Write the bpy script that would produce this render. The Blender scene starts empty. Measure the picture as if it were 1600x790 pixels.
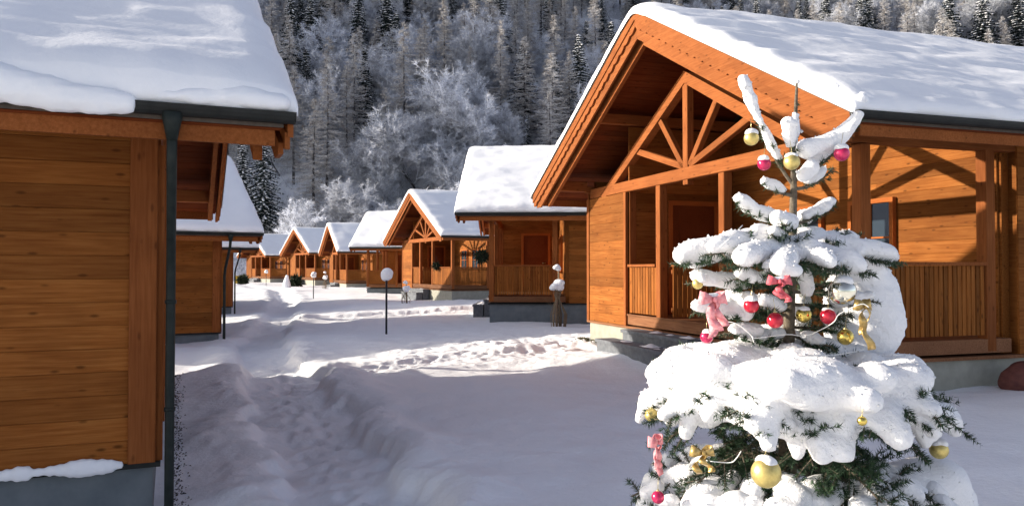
import bpy, math, random
import numpy as np
from mathutils import Vector, Matrix

# ------------------------------------------------------------------ camera, sky, sun, exposure
SC = bpy.context.scene
COL = SC.collection
F = 1222.0
EYE = 1.6
PITCH = math.atan((420 - 395) / F)
cam_d = bpy.data.cameras.new('camera')
cam_d.sensor_width = 36.0
cam_d.lens = 36.0 * F / 1600.0
cam_d.clip_start = 0.05
cam_d.clip_end = 3000
cam = bpy.data.objects.new('camera', cam_d)
cam.location = (0, 0, EYE)
cam.rotation_euler = (math.radians(90) + PITCH, 0, 0)
COL.objects.link(cam)
SC.camera = cam

_e, _p = math.radians(16.3), math.radians(6.0)      # sun low on the left, a little ahead of the camera
SUN_TRAVEL = Vector((math.cos(_e) * math.cos(_p), -math.cos(_e) * math.sin(_p), -math.sin(_e)))
SUN_EL = math.asin(-SUN_TRAVEL.z)
SUN_AZ = math.atan2(-SUN_TRAVEL.x, -SUN_TRAVEL.y)
world = bpy.data.worlds.new('World')
SC.world = world
world.use_nodes = True
wn = world.node_tree
wn.nodes.clear()
wo = wn.nodes.new('ShaderNodeOutputWorld')
wb = wn.nodes.new('ShaderNodeBackground')
ws = wn.nodes.new('ShaderNodeTexSky')
ws.sky_type = 'NISHITA'
ws.sun_disc = False
ws.sun_elevation = SUN_EL
ws.sun_rotation = SUN_AZ
ws.altitude = 800
ws.air_density = 0.75
ws.dust_density = 3.0
ws.ozone_density = 0.5
wb.inputs['Strength'].default_value = 0.13
whs = wn.nodes.new('ShaderNodeHueSaturation')
whs.inputs['Hue'].default_value = 0.515
whs.inputs['Saturation'].default_value = 0.68
whs.inputs['Value'].default_value = 1.08
wn.links.new(ws.outputs[0], whs.inputs['Color'])
wn.links.new(whs.outputs[0], wb.inputs[0])
wn.links.new(wb.outputs[0], wo.inputs[0])

sun_d = bpy.data.lights.new('sun', 'SUN')
sun_d.energy = 5.0
sun_d.angle = math.radians(0.6)
sun_d.color = (1.0, 0.90, 0.76)
sun = bpy.data.objects.new('sun', sun_d)
sun.rotation_euler = SUN_TRAVEL.to_track_quat('-Z', 'Y').to_euler()
sun.location = (-20, 10, 20)
COL.objects.link(sun)

SC.view_settings.view_transform = 'Standard'
SC.view_settings.look = 'None'
SC.view_settings.gamma = 1.0
SC.view_settings.use_curve_mapping = False
SC.view_settings.exposure = 0.80
SC.render.engine = 'CYCLES'
SC.cycles.use_denoising = True
SC.cycles.max_bounces = 6
SC.cycles.diffuse_bounces = 3
SC.cycles.transparent_max_bounces = 4

RNG = random.Random(11)
NR = np.random.default_rng(7)


def P(px, py, Y):
    """point of the place seen at pixel (px,py) of the photograph at depth Y"""
    dx = (px - 800) / F
    dy = (395 - py) / F
    d = (dx, math.cos(PITCH) - dy * math.sin(PITCH), math.sin(PITCH) + dy * math.cos(PITCH))
    k = Y / d[1]
    return Vector((d[0] * k, Y, EYE + d[2] * k))


# ------------------------------------------------------------------ helpers
def tag(o, label=None, cat=None, group=None, kind=None):
    if label: o['label'] = label
    if cat: o['category'] = cat
    if group: o['group'] = group
    if kind: o['kind'] = kind
    return o


def empty(name, loc=(0, 0, 0), rz=0.0, label=None, cat=None, group=None):
    o = bpy.data.objects.new(name, None)
    o.location = loc
    o.rotation_euler = (0, 0, rz)
    o.empty_display_size = 0.2
    COL.objects.link(o)
    return tag(o, label, cat, group)


def link(name, me, parent=None, mat=None):
    o = bpy.data.objects.new(name, me)
    COL.objects.link(o)
    if parent is not None: o.parent = parent
    if mat is not None and not me.materials:
        me.materials.append(mat)
    return o


def np_mesh(name, V, Fc, mats=None, midx=None, smooth=False):
    """fast mesh from arrays; Fc (n,3) or (n,4)"""
    V = np.asarray(V, dtype=np.float32)
    Fc = np.asarray(Fc, dtype=np.int32)
    n, k = Fc.shape
    me = bpy.data.meshes.new(name)
    me.vertices.add(len(V))
    me.vertices.foreach_set('co', V.ravel())
    me.loops.add(n * k)
    me.loops.foreach_set('vertex_index', Fc.ravel())
    me.polygons.add(n)
    me.polygons.foreach_set('loop_start', np.arange(0, n * k, k, dtype=np.int32))
    for m in (mats or []): me.materials.append(m)
    if midx is not None:
        me.polygons.foreach_set('material_index', np.asarray(midx, dtype=np.int32))
    me.polygons.foreach_set('use_smooth', np.full(n, smooth, dtype=bool))
    me.update(calc_edges=True)
    me.validate()
    return me


class MB:
    def __init__(s): s.v = []; s.f = []
    def add(s, vs, fs):
        b = len(s.v)
        s.v += [tuple(v) for v in vs]
        s.f += [tuple(i + b for i in f) for f in fs]
        return s
    def box(s, x0, x1, y0, y1, z0, z1):
        return s.add([(x0, y0, z0), (x1, y0, z0), (x1, y1, z0), (x0, y1, z0),
                      (x0, y0, z1), (x1, y0, z1), (x1, y1, z1), (x0, y1, z1)],
                     [(0, 3, 2, 1), (4, 5, 6, 7), (0, 1, 5, 4), (1, 2, 6, 5), (2, 3, 7, 6), (3, 0, 4, 7)])
    def prism(s, poly, a0, a1, f):
        """poly of (p,q); f(p,q,a)->xyz ; extruded from a0 to a1"""
        n = len(poly)
        vs = [f(p, q, a0) for p, q in poly] + [f(p, q, a1) for p, q in poly]
        fs = [tuple(range(n))[::-1], tuple(range(n, 2 * n))]
        fs += [(i, (i + 1) % n, n + (i + 1) % n, n + i) for i in range(n)]
        return s.add(vs, fs)
    def tube(s, pts, rad, n=8, cap=True):
        pts = [Vector(p) for p in pts]
        if not hasattr(rad, '__len__'): rad = [rad] * len(pts)
        rings = []
        prev = None
        for i, p in enumerate(pts):
            d = (pts[min(i + 1, len(pts) - 1)] - pts[max(i - 1, 0)]).normalized()
            if prev is None:
                a = d.orthogonal().normalized()
            else:
                a = (prev - d * prev.dot(d)).normalized()
            prev = a
            b = d.cross(a)
            rings.append([p + (a * math.cos(t) + b * math.sin(t)) * rad[i] for t in [2 * math.pi * k / n for k in range(n)]])
        vs = [v for r in rings for v in r]
        fs = []
        for i in range(len(pts) - 1):
            for k in range(n):
                fs.append((i * n + k, i * n + (k + 1) % n, (i + 1) * n + (k + 1) % n, (i + 1) * n + k))
        if cap:
            fs.append(tuple(range(n))[::-1])
            fs.append(tuple((len(pts) - 1) * n + k for k in range(n)))
        return s.add(vs, fs)
    def lathe(s, prof, n=24, c=(0, 0, 0)):
        vs = []; fs = []
        for r, z in prof:
            for k in range(n):
                t = 2 * math.pi * k / n
                vs.append((c[0] + r * math.cos(t), c[1] + r * math.sin(t), c[2] + z))
        for i in range(len(prof) - 1):
            for k in range(n):
                fs.append((i * n + k, i * n + (k + 1) % n, (i + 1) * n + (k + 1) % n, (i + 1) * n + k))
        return s.add(vs, fs)
    def mesh(s, name, mat, smooth=False):
        me = bpy.data.meshes.new(name)
        me.from_pydata(s.v, [], s.f)
        if mat: me.materials.append(mat)
        if smooth: me.polygons.foreach_set('use_smooth', [True] * len(me.polygons))
        me.update()
        return me
    def build(s, name, mat, parent=None, smooth=False):
        return link(name, s.mesh(name, mat, smooth), parent)


# ------------------------------------------------------------------ noise in numpy
def _hash(ix, iy, seed):
    h = (ix.astype(np.int64) * 374761393 + iy.astype(np.int64) * 668265263 + seed * 1442695041) & 0xffffffff
    h = ((h ^ (h >> 13)) * 1274126177) & 0xffffffff
    return ((h ^ (h >> 16)) & 0xffff) / 65535.0


def vnoise(x, y, seed=0):
    ix = np.floor(x); iy = np.floor(y)
    fx = x - ix; fy = y - iy
    fx = fx * fx * fx * (fx * (fx * 6 - 15) + 10); fy = fy * fy * fy * (fy * (fy * 6 - 15) + 10)
    a = _hash(ix, iy, seed); b = _hash(ix + 1, iy, seed); c = _hash(ix, iy + 1, seed); d = _hash(ix + 1, iy + 1, seed)
    return (a + (b - a) * fx + (c - a) * fy + (a - b - c + d) * fx * fy) * 2 - 1


def fbm(x, y, seed=0, oct=4, gain=0.5):
    s = 0; a = 1.0
    for i in range(oct):
        s = s + a * vnoise(x * 2 ** i + 17.3 * i, y * 2 ** i - 9.1 * i, seed + i)
        a *= gain
    return s


# ------------------------------------------------------------------ materials
def new_mat(name):
    m = bpy.data.materials.new(name)
    m.use_nodes = True
    nt = m.node_tree
    b = nt.nodes['Principled BSDF']
    return m, nt, b


def N(nt, t, **kw):
    n = nt.nodes.new(t)
    for k, v in kw.items(): setattr(n, k, v)
    return n


def ramp(nt, fac, stops):
    r = N(nt, 'ShaderNodeValToRGB')
    e = r.color_ramp.elements
    while len(e) < len(stops): e.new(0.5)
    for i, (p, c) in enumerate(stops):
        e[i].position = p
        e[i].color = (c[0], c[1], c[2], 1)
    nt.links.new(fac, r.inputs[0])
    return r.outputs[0]


def mixc(nt, fac, a, b, mode='MIX'):
    m = N(nt, 'ShaderNodeMix', data_type='RGBA', blend_type=mode)
    for sock, v in ((m.inputs[0], fac), (m.inputs[6], a), (m.inputs[7], b)):
        if hasattr(v, 'is_linked') or hasattr(v, 'node'):
            nt.links.new(v, sock)
        elif isinstance(v, (int, float)):
            sock.default_value = v
        else:
            sock.default_value = (v[0], v[1], v[2], 1)
    return m.outputs[2]


def noise_node(nt, vec, scale, detail=3, rough=0.5):
    n = N(nt, 'ShaderNodeTexNoise')
    n.inputs['Scale'].default_value = scale
    n.inputs['Detail'].default_value = detail
    n.inputs['Roughness'].default_value = rough
    if vec is not None: nt.links.new(vec, n.inputs['Vector'])
    return n.outputs['Fac']


def bump(nt, b, h, strength, dist):
    n = N(nt, 'ShaderNodeBump')
    n.inputs['Strength'].default_value = strength
    n.inputs['Distance'].default_value = dist
    nt.links.new(h, n.inputs['Height'])
    nt.links.new(n.outputs[0], b.inputs['Normal'])


def mat_wood(name, base, dark, light, knots=0.75, rough=0.6, vary=0.25):
    """glazed softwood, grain along local X, every board with its own offset"""
    m, nt, b = new_mat(name)
    tc = N(nt, 'ShaderNodeTexCoord')
    oi = N(nt, 'ShaderNodeObjectInfo')
    off = N(nt, 'ShaderNodeVectorMath', operation='SCALE')
    comb = N(nt, 'ShaderNodeCombineXYZ')
    for i, k in enumerate((37.0, 11.0, 23.0)):
        mm = N(nt, 'ShaderNodeMath', operation='MULTIPLY')
        nt.links.new(oi.outputs['Random'], mm.inputs[0]); mm.inputs[1].default_value = k
        nt.links.new(mm.outputs[0], comb.inputs[i])
    add = N(nt, 'ShaderNodeVectorMath', operation='ADD')
    nt.links.new(tc.outputs['Object'], add.inputs[0]); nt.links.new(comb.outputs[0], add.inputs[1])
    mp = N(nt, 'ShaderNodeMapping'); mp.inputs['Scale'].default_value = (1.2, 26, 26)
    nt.links.new(add.outputs[0], mp.inputs[0])
    g = noise_node(nt, mp.outputs[0], 2.0, 4, 0.6)
    col = ramp(nt, g, [(0.25, dark), (0.5, base), (0.8, light)])
    # broad weathering
    w = noise_node(nt, add.outputs[0], 1.6, 3)
    wr = ramp(nt, w, [(0.3, (0.78, 0.74, 0.7)), (0.7, (1.12, 1.1, 1.05))])
    col = mixc(nt, 0.8, col, wr, 'MULTIPLY')
    # per board tone
    rv = N(nt, 'ShaderNodeMapRange')
    nt.links.new(oi.outputs['Random'], rv.inputs[0])
    rv.inputs[3].default_value = 1 - vary; rv.inputs[4].default_value = 1 + vary * 0.7
    cv = N(nt, 'ShaderNodeCombineXYZ')
    for i in range(3): nt.links.new(rv.outputs[0], cv.inputs[i])
    col = mixc(nt, 1.0, col, cv.outputs[0], 'MULTIPLY')
    # knots
    mk = N(nt, 'ShaderNodeMapping'); mk.inputs['Scale'].default_value = (4.2, 11, 11)
    nt.links.new(add.outputs[0], mk.inputs[0])
    vo = N(nt, 'ShaderNodeTexVoronoi'); vo.inputs['Scale'].default_value = 1.0
    nt.links.new(mk.outputs[0], vo.inputs['Vector'])
    kf = ramp(nt, vo.outputs['Distance'], [(0.0, (knots,) * 3), (0.09, (knots * .8,) * 3), (0.19, (0, 0, 0))])
    kd = tuple(c * 0.28 for c in dark)
    col = mixc(nt, kf, col, kd)
    nt.links.new(col, b.inputs['Base Color'])
    b.inputs['Roughness'].default_value = rough + .15
    b.inputs['Specular IOR Level'].default_value = 0.08
    bump(nt, b, g, 0.25, 0.004)
    return m


def mat_noise(name, c0, c1, scale=8, rough=0.8, bstr=0.3, bdist=0.01, detail=4, spec=0.3):
    m, nt, b = new_mat(name)
    tc = N(nt, 'ShaderNodeTexCoord')
    n = noise_node(nt, tc.outputs['Object'], scale, detail, 0.6)
    nt.links.new(ramp(nt, n, [(0.3, c0), (0.7, c1)]), b.inputs['Base Color'])
    b.inputs['Roughness'].default_value = rough
    b.inputs['Specular IOR Level'].default_value = spec
    if bstr: bump(nt, b, n, bstr, bdist)
    return m


def mat_snow(name, scale, bstr, bdist, col=(0.90, 0.91, 0.93), dirt=None):
    m, nt, b = new_mat(name)
    tc = N(nt, 'ShaderNodeTexCoord')
    n1 = noise_node(nt, tc.outputs['Object'], scale, 6, 0.62)
    n2 = noise_node(nt, tc.outputs['Object'], scale * 0.13, 3)
    c = ramp(nt, n2, [(0.3, tuple(x * 0.965 for x in col)), (0.7, col)])
    if dirt:
        n3 = noise_node(nt, tc.outputs['Object'], 2.3, 5, 0.7)
        c = mixc(nt, ramp(nt, n3, [(0.64, (0, 0, 0)), (0.78, (0.35,) * 3)]), c, dirt)
    nt.links.new(c, b.inputs['Base Color'])
    b.inputs['Roughness'].default_value = 0.65
    b.inputs['Specular IOR Level'].default_value = 0.25
    bump(nt, b, n1, bstr, bdist)
    return m


def mat_plain(name, col, rough=0.5, metal=0.0, spec=0.5):
    m, nt, b = new_mat(name)
    b.inputs['Base Color'].default_value = (*col, 1)
    b.inputs['Roughness'].default_value = rough
    b.inputs['Metallic'].default_value = metal
    b.inputs['Specular IOR Level'].default_value = spec
    return m


def mat_frost(name, wood, frost, lo, hi, nz=0.0, scale=0.9, vary=0.2):
    """twigs with rime; snow lies on what faces up"""
    m, nt, b = new_mat(name)
    tc = N(nt, 'ShaderNodeTexCoord')
    oi = N(nt, 'ShaderNodeObjectInfo')
    n = noise_node(nt, tc.outputs['Object'], scale, 4, 0.7)
    g = N(nt, 'ShaderNodeNewGeometry')
    sx = N(nt, 'ShaderNodeSeparateXYZ')
    nt.links.new(g.outputs['Normal'], sx.inputs[0])
    ab = N(nt, 'ShaderNodeMath', operation='ABSOLUTE'); nt.links.new(sx.outputs[2], ab.inputs[0])
    ma = N(nt, 'ShaderNodeMath', operation='MULTIPLY_ADD')
    nt.links.new(ab.outputs[0], ma.inputs[0]); ma.inputs[1].default_value = nz; nt.links.new(n, ma.inputs[2])
    f = ramp(nt, ma.outputs[0], [(lo, (0, 0, 0)), (hi, (1, 1, 1))])
    c = mixc(nt, f, wood, frost)
    rv = N(nt, 'ShaderNodeMapRange'); nt.links.new(oi.outputs['Random'], rv.inputs[0])
    rv.inputs[3].default_value = 1 - vary; rv.inputs[4].default_value = 1 + vary
    cv = N(nt, 'ShaderNodeCombineXYZ')
    for i in range(3): nt.links.new(rv.outputs[0], cv.inputs[i])
    c = mixc(nt, 1.0, c, cv.outputs[0], 'MULTIPLY')
    nt.links.new(c, b.inputs['Base Color'])
    b.inputs['Roughness'].default_value = 0.9
    b.inputs['Specular IOR Level'].default_value = 0.1
    return m


M = {}
M['wood'] = mat_wood('glazed larch boards', (0.255, 0.088, 0.0195), (0.178, 0.053, 0.010), (0.335, 0.134, 0.035), vary=.30)
M['beam'] = mat_wood('glazed beams', (0.26, 0.083, 0.024), (0.19, 0.056, 0.015), (0.33, 0.118, 0.038), knots=0.6, vary=0.12)
M['door'] = mat_wood('door wood', (0.17, 0.045, 0.014), (0.12, 0.03, 0.009), (0.22, 0.062, 0.02), knots=0.2, vary=0.1)
M['soffit'] = mat_wood('soffit boards', (0.13, 0.028, 0.007), (0.09, 0.018, 0.0045), (0.165, 0.042, 0.011), knots=0.6, vary=0.2)  # same stain as the wall boards, darkened in colour for shade under the roof
M['deck'] = mat_wood('weathered sill', (0.20, 0.09, 0.045), (0.14, 0.06, 0.03), (0.27, 0.14, 0.075), knots=0.3)
M['concrete'] = mat_noise('painted concrete', (0.27, 0.265, 0.22), (0.36, 0.35, 0.29), 5, 0.85, 0.15, 0.01)
M['concrete_grey'] = mat_noise('grey painted plinth', (0.11, 0.13, 0.14), (0.16, 0.18, 0.19), 4, 0.75, 0.12, 0.01)
M['step'] = mat_noise('grey stone step', (0.09, 0.10, 0.115), (0.17, 0.18, 0.20), 9, 0.8, 0.3, 0.01)
M['metal_dark'] = mat_noise('dark painted gutter', (0.012, 0.013, 0.012), (0.024, 0.025, 0.023), 7, 0.55, 0.05, 0.005, spec=0.22)
M['metal_green'] = mat_noise('dark green downpipe', (0.010, 0.015, 0.013), (0.022, 0.028, 0.025), 9, 0.55, 0.05, 0.005, spec=0.22)
M['tile'] = mat_noise('dark roofing', (0.07, 0.055, 0.045), (0.12, 0.095, 0.075), 12, 0.7, 0.3, 0.01)
M['black'] = mat_plain('black lamp post paint', (0.012, 0.012, 0.014), 0.35)
M['white_globe'] = mat_plain('white lamp globe', (0.80, 0.79, 0.76), 0.25)
M['frame'] = mat_wood('window frame', (0.40, 0.12, 0.03), (0.32, 0.085, 0.02), (0.48, 0.16, 0.045), knots=0.0, vary=0.05)
M['glass'] = mat_plain('window glass', (0.03, 0.045, 0.06), 0.06, 0.0, 0.9)
M['snow_ground'] = mat_snow('ground snow', 16.0, 0.55, 0.03)
M['snow_roof'] = mat_snow('roof snow', 11.0, 0.35, 0.02)
M['snow_tree'] = mat_snow('tree snow', 110.0, 0.9, 0.007, (0.90, 0.90, 0.91))
M['needle'] = mat_noise('fir needles', (0.014, 0.034, 0.016), (0.035, 0.075, 0.03), 40, 0.6, 0, 0)
M['bark'] = mat_noise('fir bark', (0.07, 0.055, 0.04), (0.20, 0.165, 0.12), 70, 0.9, 0.8, 0.004)
M['gold'] = mat_plain('gold bauble', (0.72, 0.53, 0.13), 0.22, 1.0)
M['gold_matt'] = mat_noise('matt gold bauble', (0.60, 0.46, 0.15), (0.72, 0.58, 0.22), 120, 0.42, 0.2, 0.002)
M['gold_matt'].node_tree.nodes['Principled BSDF'].inputs['Metallic'].default_value = 0.75
M['red'] = mat_plain('red bauble', (0.50, 0.012, 0.035), 0.14, 0.35, 0.8)
M['pinkred'] = mat_plain('crimson bauble', (0.55, 0.02, 0.10), 0.2, 0.4, 0.8)
M['silver'] = mat_plain('silver gold mirrored bauble', (0.78, 0.75, 0.62), 0.06, 1.0)
M['cap'] = mat_plain('bauble cap', (0.6, 0.5, 0.25), 0.3, 1.0)
M['rib_pink'] = mat_noise('pink ribbon', (0.68, 0.18, 0.21), (0.86, 0.42, 0.43), 90, 0.75, 0.6, 0.003)
M['rib_red'] = mat_noise('red ribbon', (0.50, 0.04, 0.07), (0.70, 0.2, 0.22), 90, 0.7, 0.6, 0.003)
M['rib_gold'] = mat_noise('gold ribbon', (0.42, 0.27, 0.08), (0.62, 0.45, 0.18), 50, 0.35, 0.2, 0.002)
M['rib_gold'].node_tree.nodes['Principled BSDF'].inputs['Metallic'].default_value = 0.5
M['wire'] = mat_plain('white light string', (0.75, 0.76, 0.74), 0.5)
M['twig'] = mat_noise('cut willow twigs', (0.12, 0.085, 0.055), (0.24, 0.18, 0.12), 30, 0.9, 0.3, 0.004)
M['soil'] = mat_noise('dark gravel', (0.03, 0.024, 0.02), (0.09, 0.075, 0.06), 30, 0.95, 0.2, 0.004)
M['moss'] = mat_noise('mossy edge', (0.06, 0.055, 0.02), (0.14, 0.12, 0.05), 30, 0.95, 0.4, 0.01)
M['rock'] = mat_noise('reddish rock', (0.10, 0.035, 0.03), (0.18, 0.065, 0.05), 8, 0.8, 0.5, 0.02)
M['yellow'] = mat_plain('yellow plastic', (0.62, 0.40, 0.03), 0.5)
M['shrub'] = mat_noise('dark evergreen leaves', (0.012, 0.022, 0.012), (0.04, 0.055, 0.025), 20, 0.8, 0, 0)
M['trunk'] = mat_frost('forest bark', (0.065, 0.06, 0.062), (0.55, 0.57, 0.61), 0.5, 0.72, 0.12)
M['twigfrost'] = mat_frost('rimed twigs', (0.14, 0.145, 0.165), (0.78, 0.80, 0.86), 0.38, 0.66, 0.25)  # rime, with extra paleness and blue in the colour standing in for haze
M['larch'] = mat_frost('bare larch twigs', (0.21, 0.175, 0.15), (0.73, 0.72, 0.72), 0.43, 0.75, 0.22)  # rime on the larches, its share also raised for the pale lift of haze
M['spruce'] = mat_frost('spruce needles', (0.022, 0.032, 0.030), (0.40, 0.43, 0.48), 0.62, 0.88, 0.1)
M['spruce_snow'] = mat_plain('snow on spruce', (0.84, 0.85, 0.88), 0.7, 0, 0.2)


# ------------------------------------------------------------------ the lie of the land
CTRL = np.array([
    (-3.0, 6.0, -.42), (-3.6, 8.5, -.42), (-2.0, 3.0, -.30), (0.0, 3.0, -.12), (3.0, 3.0, .0), (-.5, 7, -.16), (6.0, 8.0, .16), (4, 11, .14),
    (2.5, 14, .11), (1.6, 16.5, .08), (0, 12, -.02), (-1.0, 23.2, -.02), (3.0, 22, -.02), (-3.2, 12, -.10), (-8.0, 21, -.40),
    (-12, 21, -.45), (-6, 15, -.33), (-13.0, 36, -.43), (-3.4, 21, -.10), (-11.4, 45, -.10), (-2.0, 36, .08),
    (-23, 75, -.05), (-9, 47, .0), (-13.5, 60, .08), (-26, 76, .1), (-30, 60, -.3), (0, 90, .4), (60, 60, .3), (-60, 60, -.2),
    (60, 0, .2), (-60, 0, -.3), (12, 30, .0), (0, -40, 0.0)])
PATH = np.array([(-.7, 1), (-1.0, 4.5), (-1.2, 6.2), (-1.55, 7.4), (-2.5, 9.4), (-3.3, 11.5), (-4.55, 14.8), (-6.5, 20.0),
                 (-8.1, 27), (-10, 34), (-13, 45), (-18, 60), (-28, 80)])
SPUR = np.array([(-8.3, 27.5), (-3.0, 30.0), (0.0, 31.0)])
SPUR2 = np.array([(-3.5, 11.9), (-1.0, 14.4), (2.2, 15.2)])


def poly_dist(x, y, pts):
    best = np.full(x.shape, 1e9); side = np.zeros(x.shape)
    for (ax, ay), (bx, by) in zip(pts[:-1], pts[1:]):
        dx, dy = bx - ax, by - ay
        t = np.clip(((x - ax) * dx + (y - ay) * dy) / (dx * dx + dy * dy), 0, 1)
        d = np.hypot(x - ax - t * dx, y - ay - t * dy)
        s = np.sign((x - ax) * dy - (y - ay) * dx)
        k = d < best
        best = np.where(k, d, best); side = np.where(k, s, side)
    return best, side


def sstep(a, b, x):
    t = np.clip((x - a) / (b - a), 0, 1)
    return t * t * (3 - 2 * t)


def hill_z(x, y):
    foot = 92 + 6 * np.sin(x * 0.021 + 1.0) + 0.06 * np.maximum(x, 0) - 0.10 * np.maximum(-x - 40, 0)
    d = np.maximum(y - foot, 0)
    h = 0.72 * d * sstep(0, 26, d) + 0.0
    h = h + sstep(5, 30, d) * (4.5 * fbm(x * 0.022, y * 0.022, 5, 3) + 1.2 * fbm(x * .11, y * .11, 6, 3))
    h = h + 52 * np.exp(-((x + 250) / 52) ** 2) * sstep(112, 136, y)   # unseen ridge added on the left to shade the lower forest
    return h


def ground_z(x, y, detail=True):
    x = np.asarray(x, dtype=np.float64); y = np.asarray(y, dtype=np.float64)
    w = 0; s = 0
    for cx, cy, cz in CTRL:
        k = 1.0 / ((x - cx) ** 2 + (y - cy) ** 2 + 1.5) ** 1.6
        w = w + k; s = s + k * cz
    z = s / w
    z = z + hill_z(x, y)
    if not detail: return z
    near = 1 - sstep(70, 95, y)
    # trodden paths
    for pts, hw, dep, ed in ((PATH, .47, .15, .20), (SPUR, .40, .12, .20), (SPUR2, .35, .05, .3)):
        d, sd = poly_dist(x, y, pts)
        d = d + 0.15 * fbm(x * 1.1, y * 1.1, 21, 3) + .05 * fbm(x * 5, y * 5, 22, 3)
        inside = 1 - sstep(hw, hw + ed, d)
        bank = np.exp(-((d - hw - ed - .22) / .30) ** 2)
        z = z - near * dep * inside + near * bank * (.085 if dep > .1 else .03) * (0.75 + .5 * vnoise(x * .9, y * .9, 30))
        z = z + near * inside * .022 * fbm(x * 4.5, y * 4.5, 31, 4)
        z = z + near * bank * .018 * np.maximum(fbm(x * 6.5, y * 6.5, 32, 3), 0)
    # wavy settled snow
    z = z + near * (.05 * fbm(x * .45, y * .45, 40, 3) + .012 * fbm(x * 3.1, y * 3.1, 41, 3))
    # trampled strip in front of the nearest right house
    tr = np.exp(-(((x - .3) / 3.2) ** 2)) * np.exp(-(((y - 16.2) / 2.2) ** 2))
    z = z + tr * .055 * fbm(x * 3.2, y * 3.2, 50, 3)
    # a drift beside the path at the left house
    z = z + .12 * np.exp(-(((x + 3.1) / .75) ** 2 + ((y - 9.1) / 1.5) ** 2))
    z = z + .14 * np.exp(-(((x + 4.9) / 1.0) ** 2 + ((y - 12.6) / .8) ** 2))
    return z


def axis(lo, hi, dlo, dhi, step, grow):
    c = list(np.arange(dlo, dhi + 1e-6, step))
    s = step; v = c[-1]; up = []
    while v < hi:
        s = min(s * grow, 9.0); v += s; up.append(v)
    s = step; v = c[0]; dn = []
    while v > lo:
        s = min(s * grow, 9.0); v -= s; dn.append(v)
    return np.array(dn[::-1] + c + up)


def make_ground():
    xs = axis(-420, 420, -5.2, 3.2, .042, 1.022)
    ys = axis(-60, 420, 4.6, 16.5, .042, 1.017)
    X, Y = np.meshgrid(xs, ys)
    Z = ground_z(X, Y)
    # boot prints: along the lane and to the steps of the nearest right chalet
    pr = random.Random(9)
    prints = []
    for pts, lanes in ((PATH[1:9], 3), (np.array([(-3.3, 12.2), (-1.0, 15.2), (1.6, 15.0), (2.9, 13.6)]), 2), (np.array([(-2.5, 17.6), (.6, 17.0), (1.2, 15.8)]), 2)):
        for lane in range(lanes):
            ph = pr.uniform(0, .4); side = 1
            for (ax_, ay_), (bx_, by_) in zip(pts[:-1], pts[1:]):
                L_ = math.hypot(bx_ - ax_, by_ - ay_); t = ph
                a = math.atan2(by_ - ay_, bx_ - ax_)
                while t < L_:
                    o_ = side * .11 + pr.uniform(-.16, .16)
                    prints.append((ax_ + (bx_ - ax_) * t / L_ - math.sin(a) * o_, ay_ + (by_ - ay_) * t / L_ + math.cos(a) * o_, a + pr.uniform(-.25, .25), pr.uniform(.012, .034)))
                    side = -side; t += pr.uniform(.32, .5)
                ph = t - L_
    for cx, cy, a, dp in prints:
        i0, i1 = np.searchsorted(xs, [cx - .35, cx + .35]); j0, j1 = np.searchsorted(ys, [cy - .35, cy + .35])
        xx = X[j0:j1, i0:i1] - cx; yy = Y[j0:j1, i0:i1] - cy
        p = xx * math.cos(a) + yy * math.sin(a); q = -xx * math.sin(a) + yy * math.cos(a)
        d = np.hypot(p / .155, q / .07)
        Z[j0:j1, i0:i1] += -dp * (1 - sstep(.75, 1.1, d)) + dp * .35 * np.exp(-((d - 1.35) / .25) ** 2)
    V = np.stack([X, Y, Z], -1).reshape(-1, 3)
    nx, ny = len(xs), len(ys)
    i = np.arange(nx - 1)[None, :] + nx * np.arange(ny - 1)[:, None]
    Fc = np.stack([i, i + 1, i + nx + 1, i + nx], -1).reshape(-1, 4)
    o = link('snow_ground', np_mesh('snow_ground', V, Fc, [M['snow_ground']], smooth=True))
    tag(o, 'snow covered ground with a trodden path and wooded hillside behind', None, None, 'structure')
    return o


make_ground()


def gz(x, y):
    return float(ground_z(np.array([x]), np.array([y]))[0])


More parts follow.
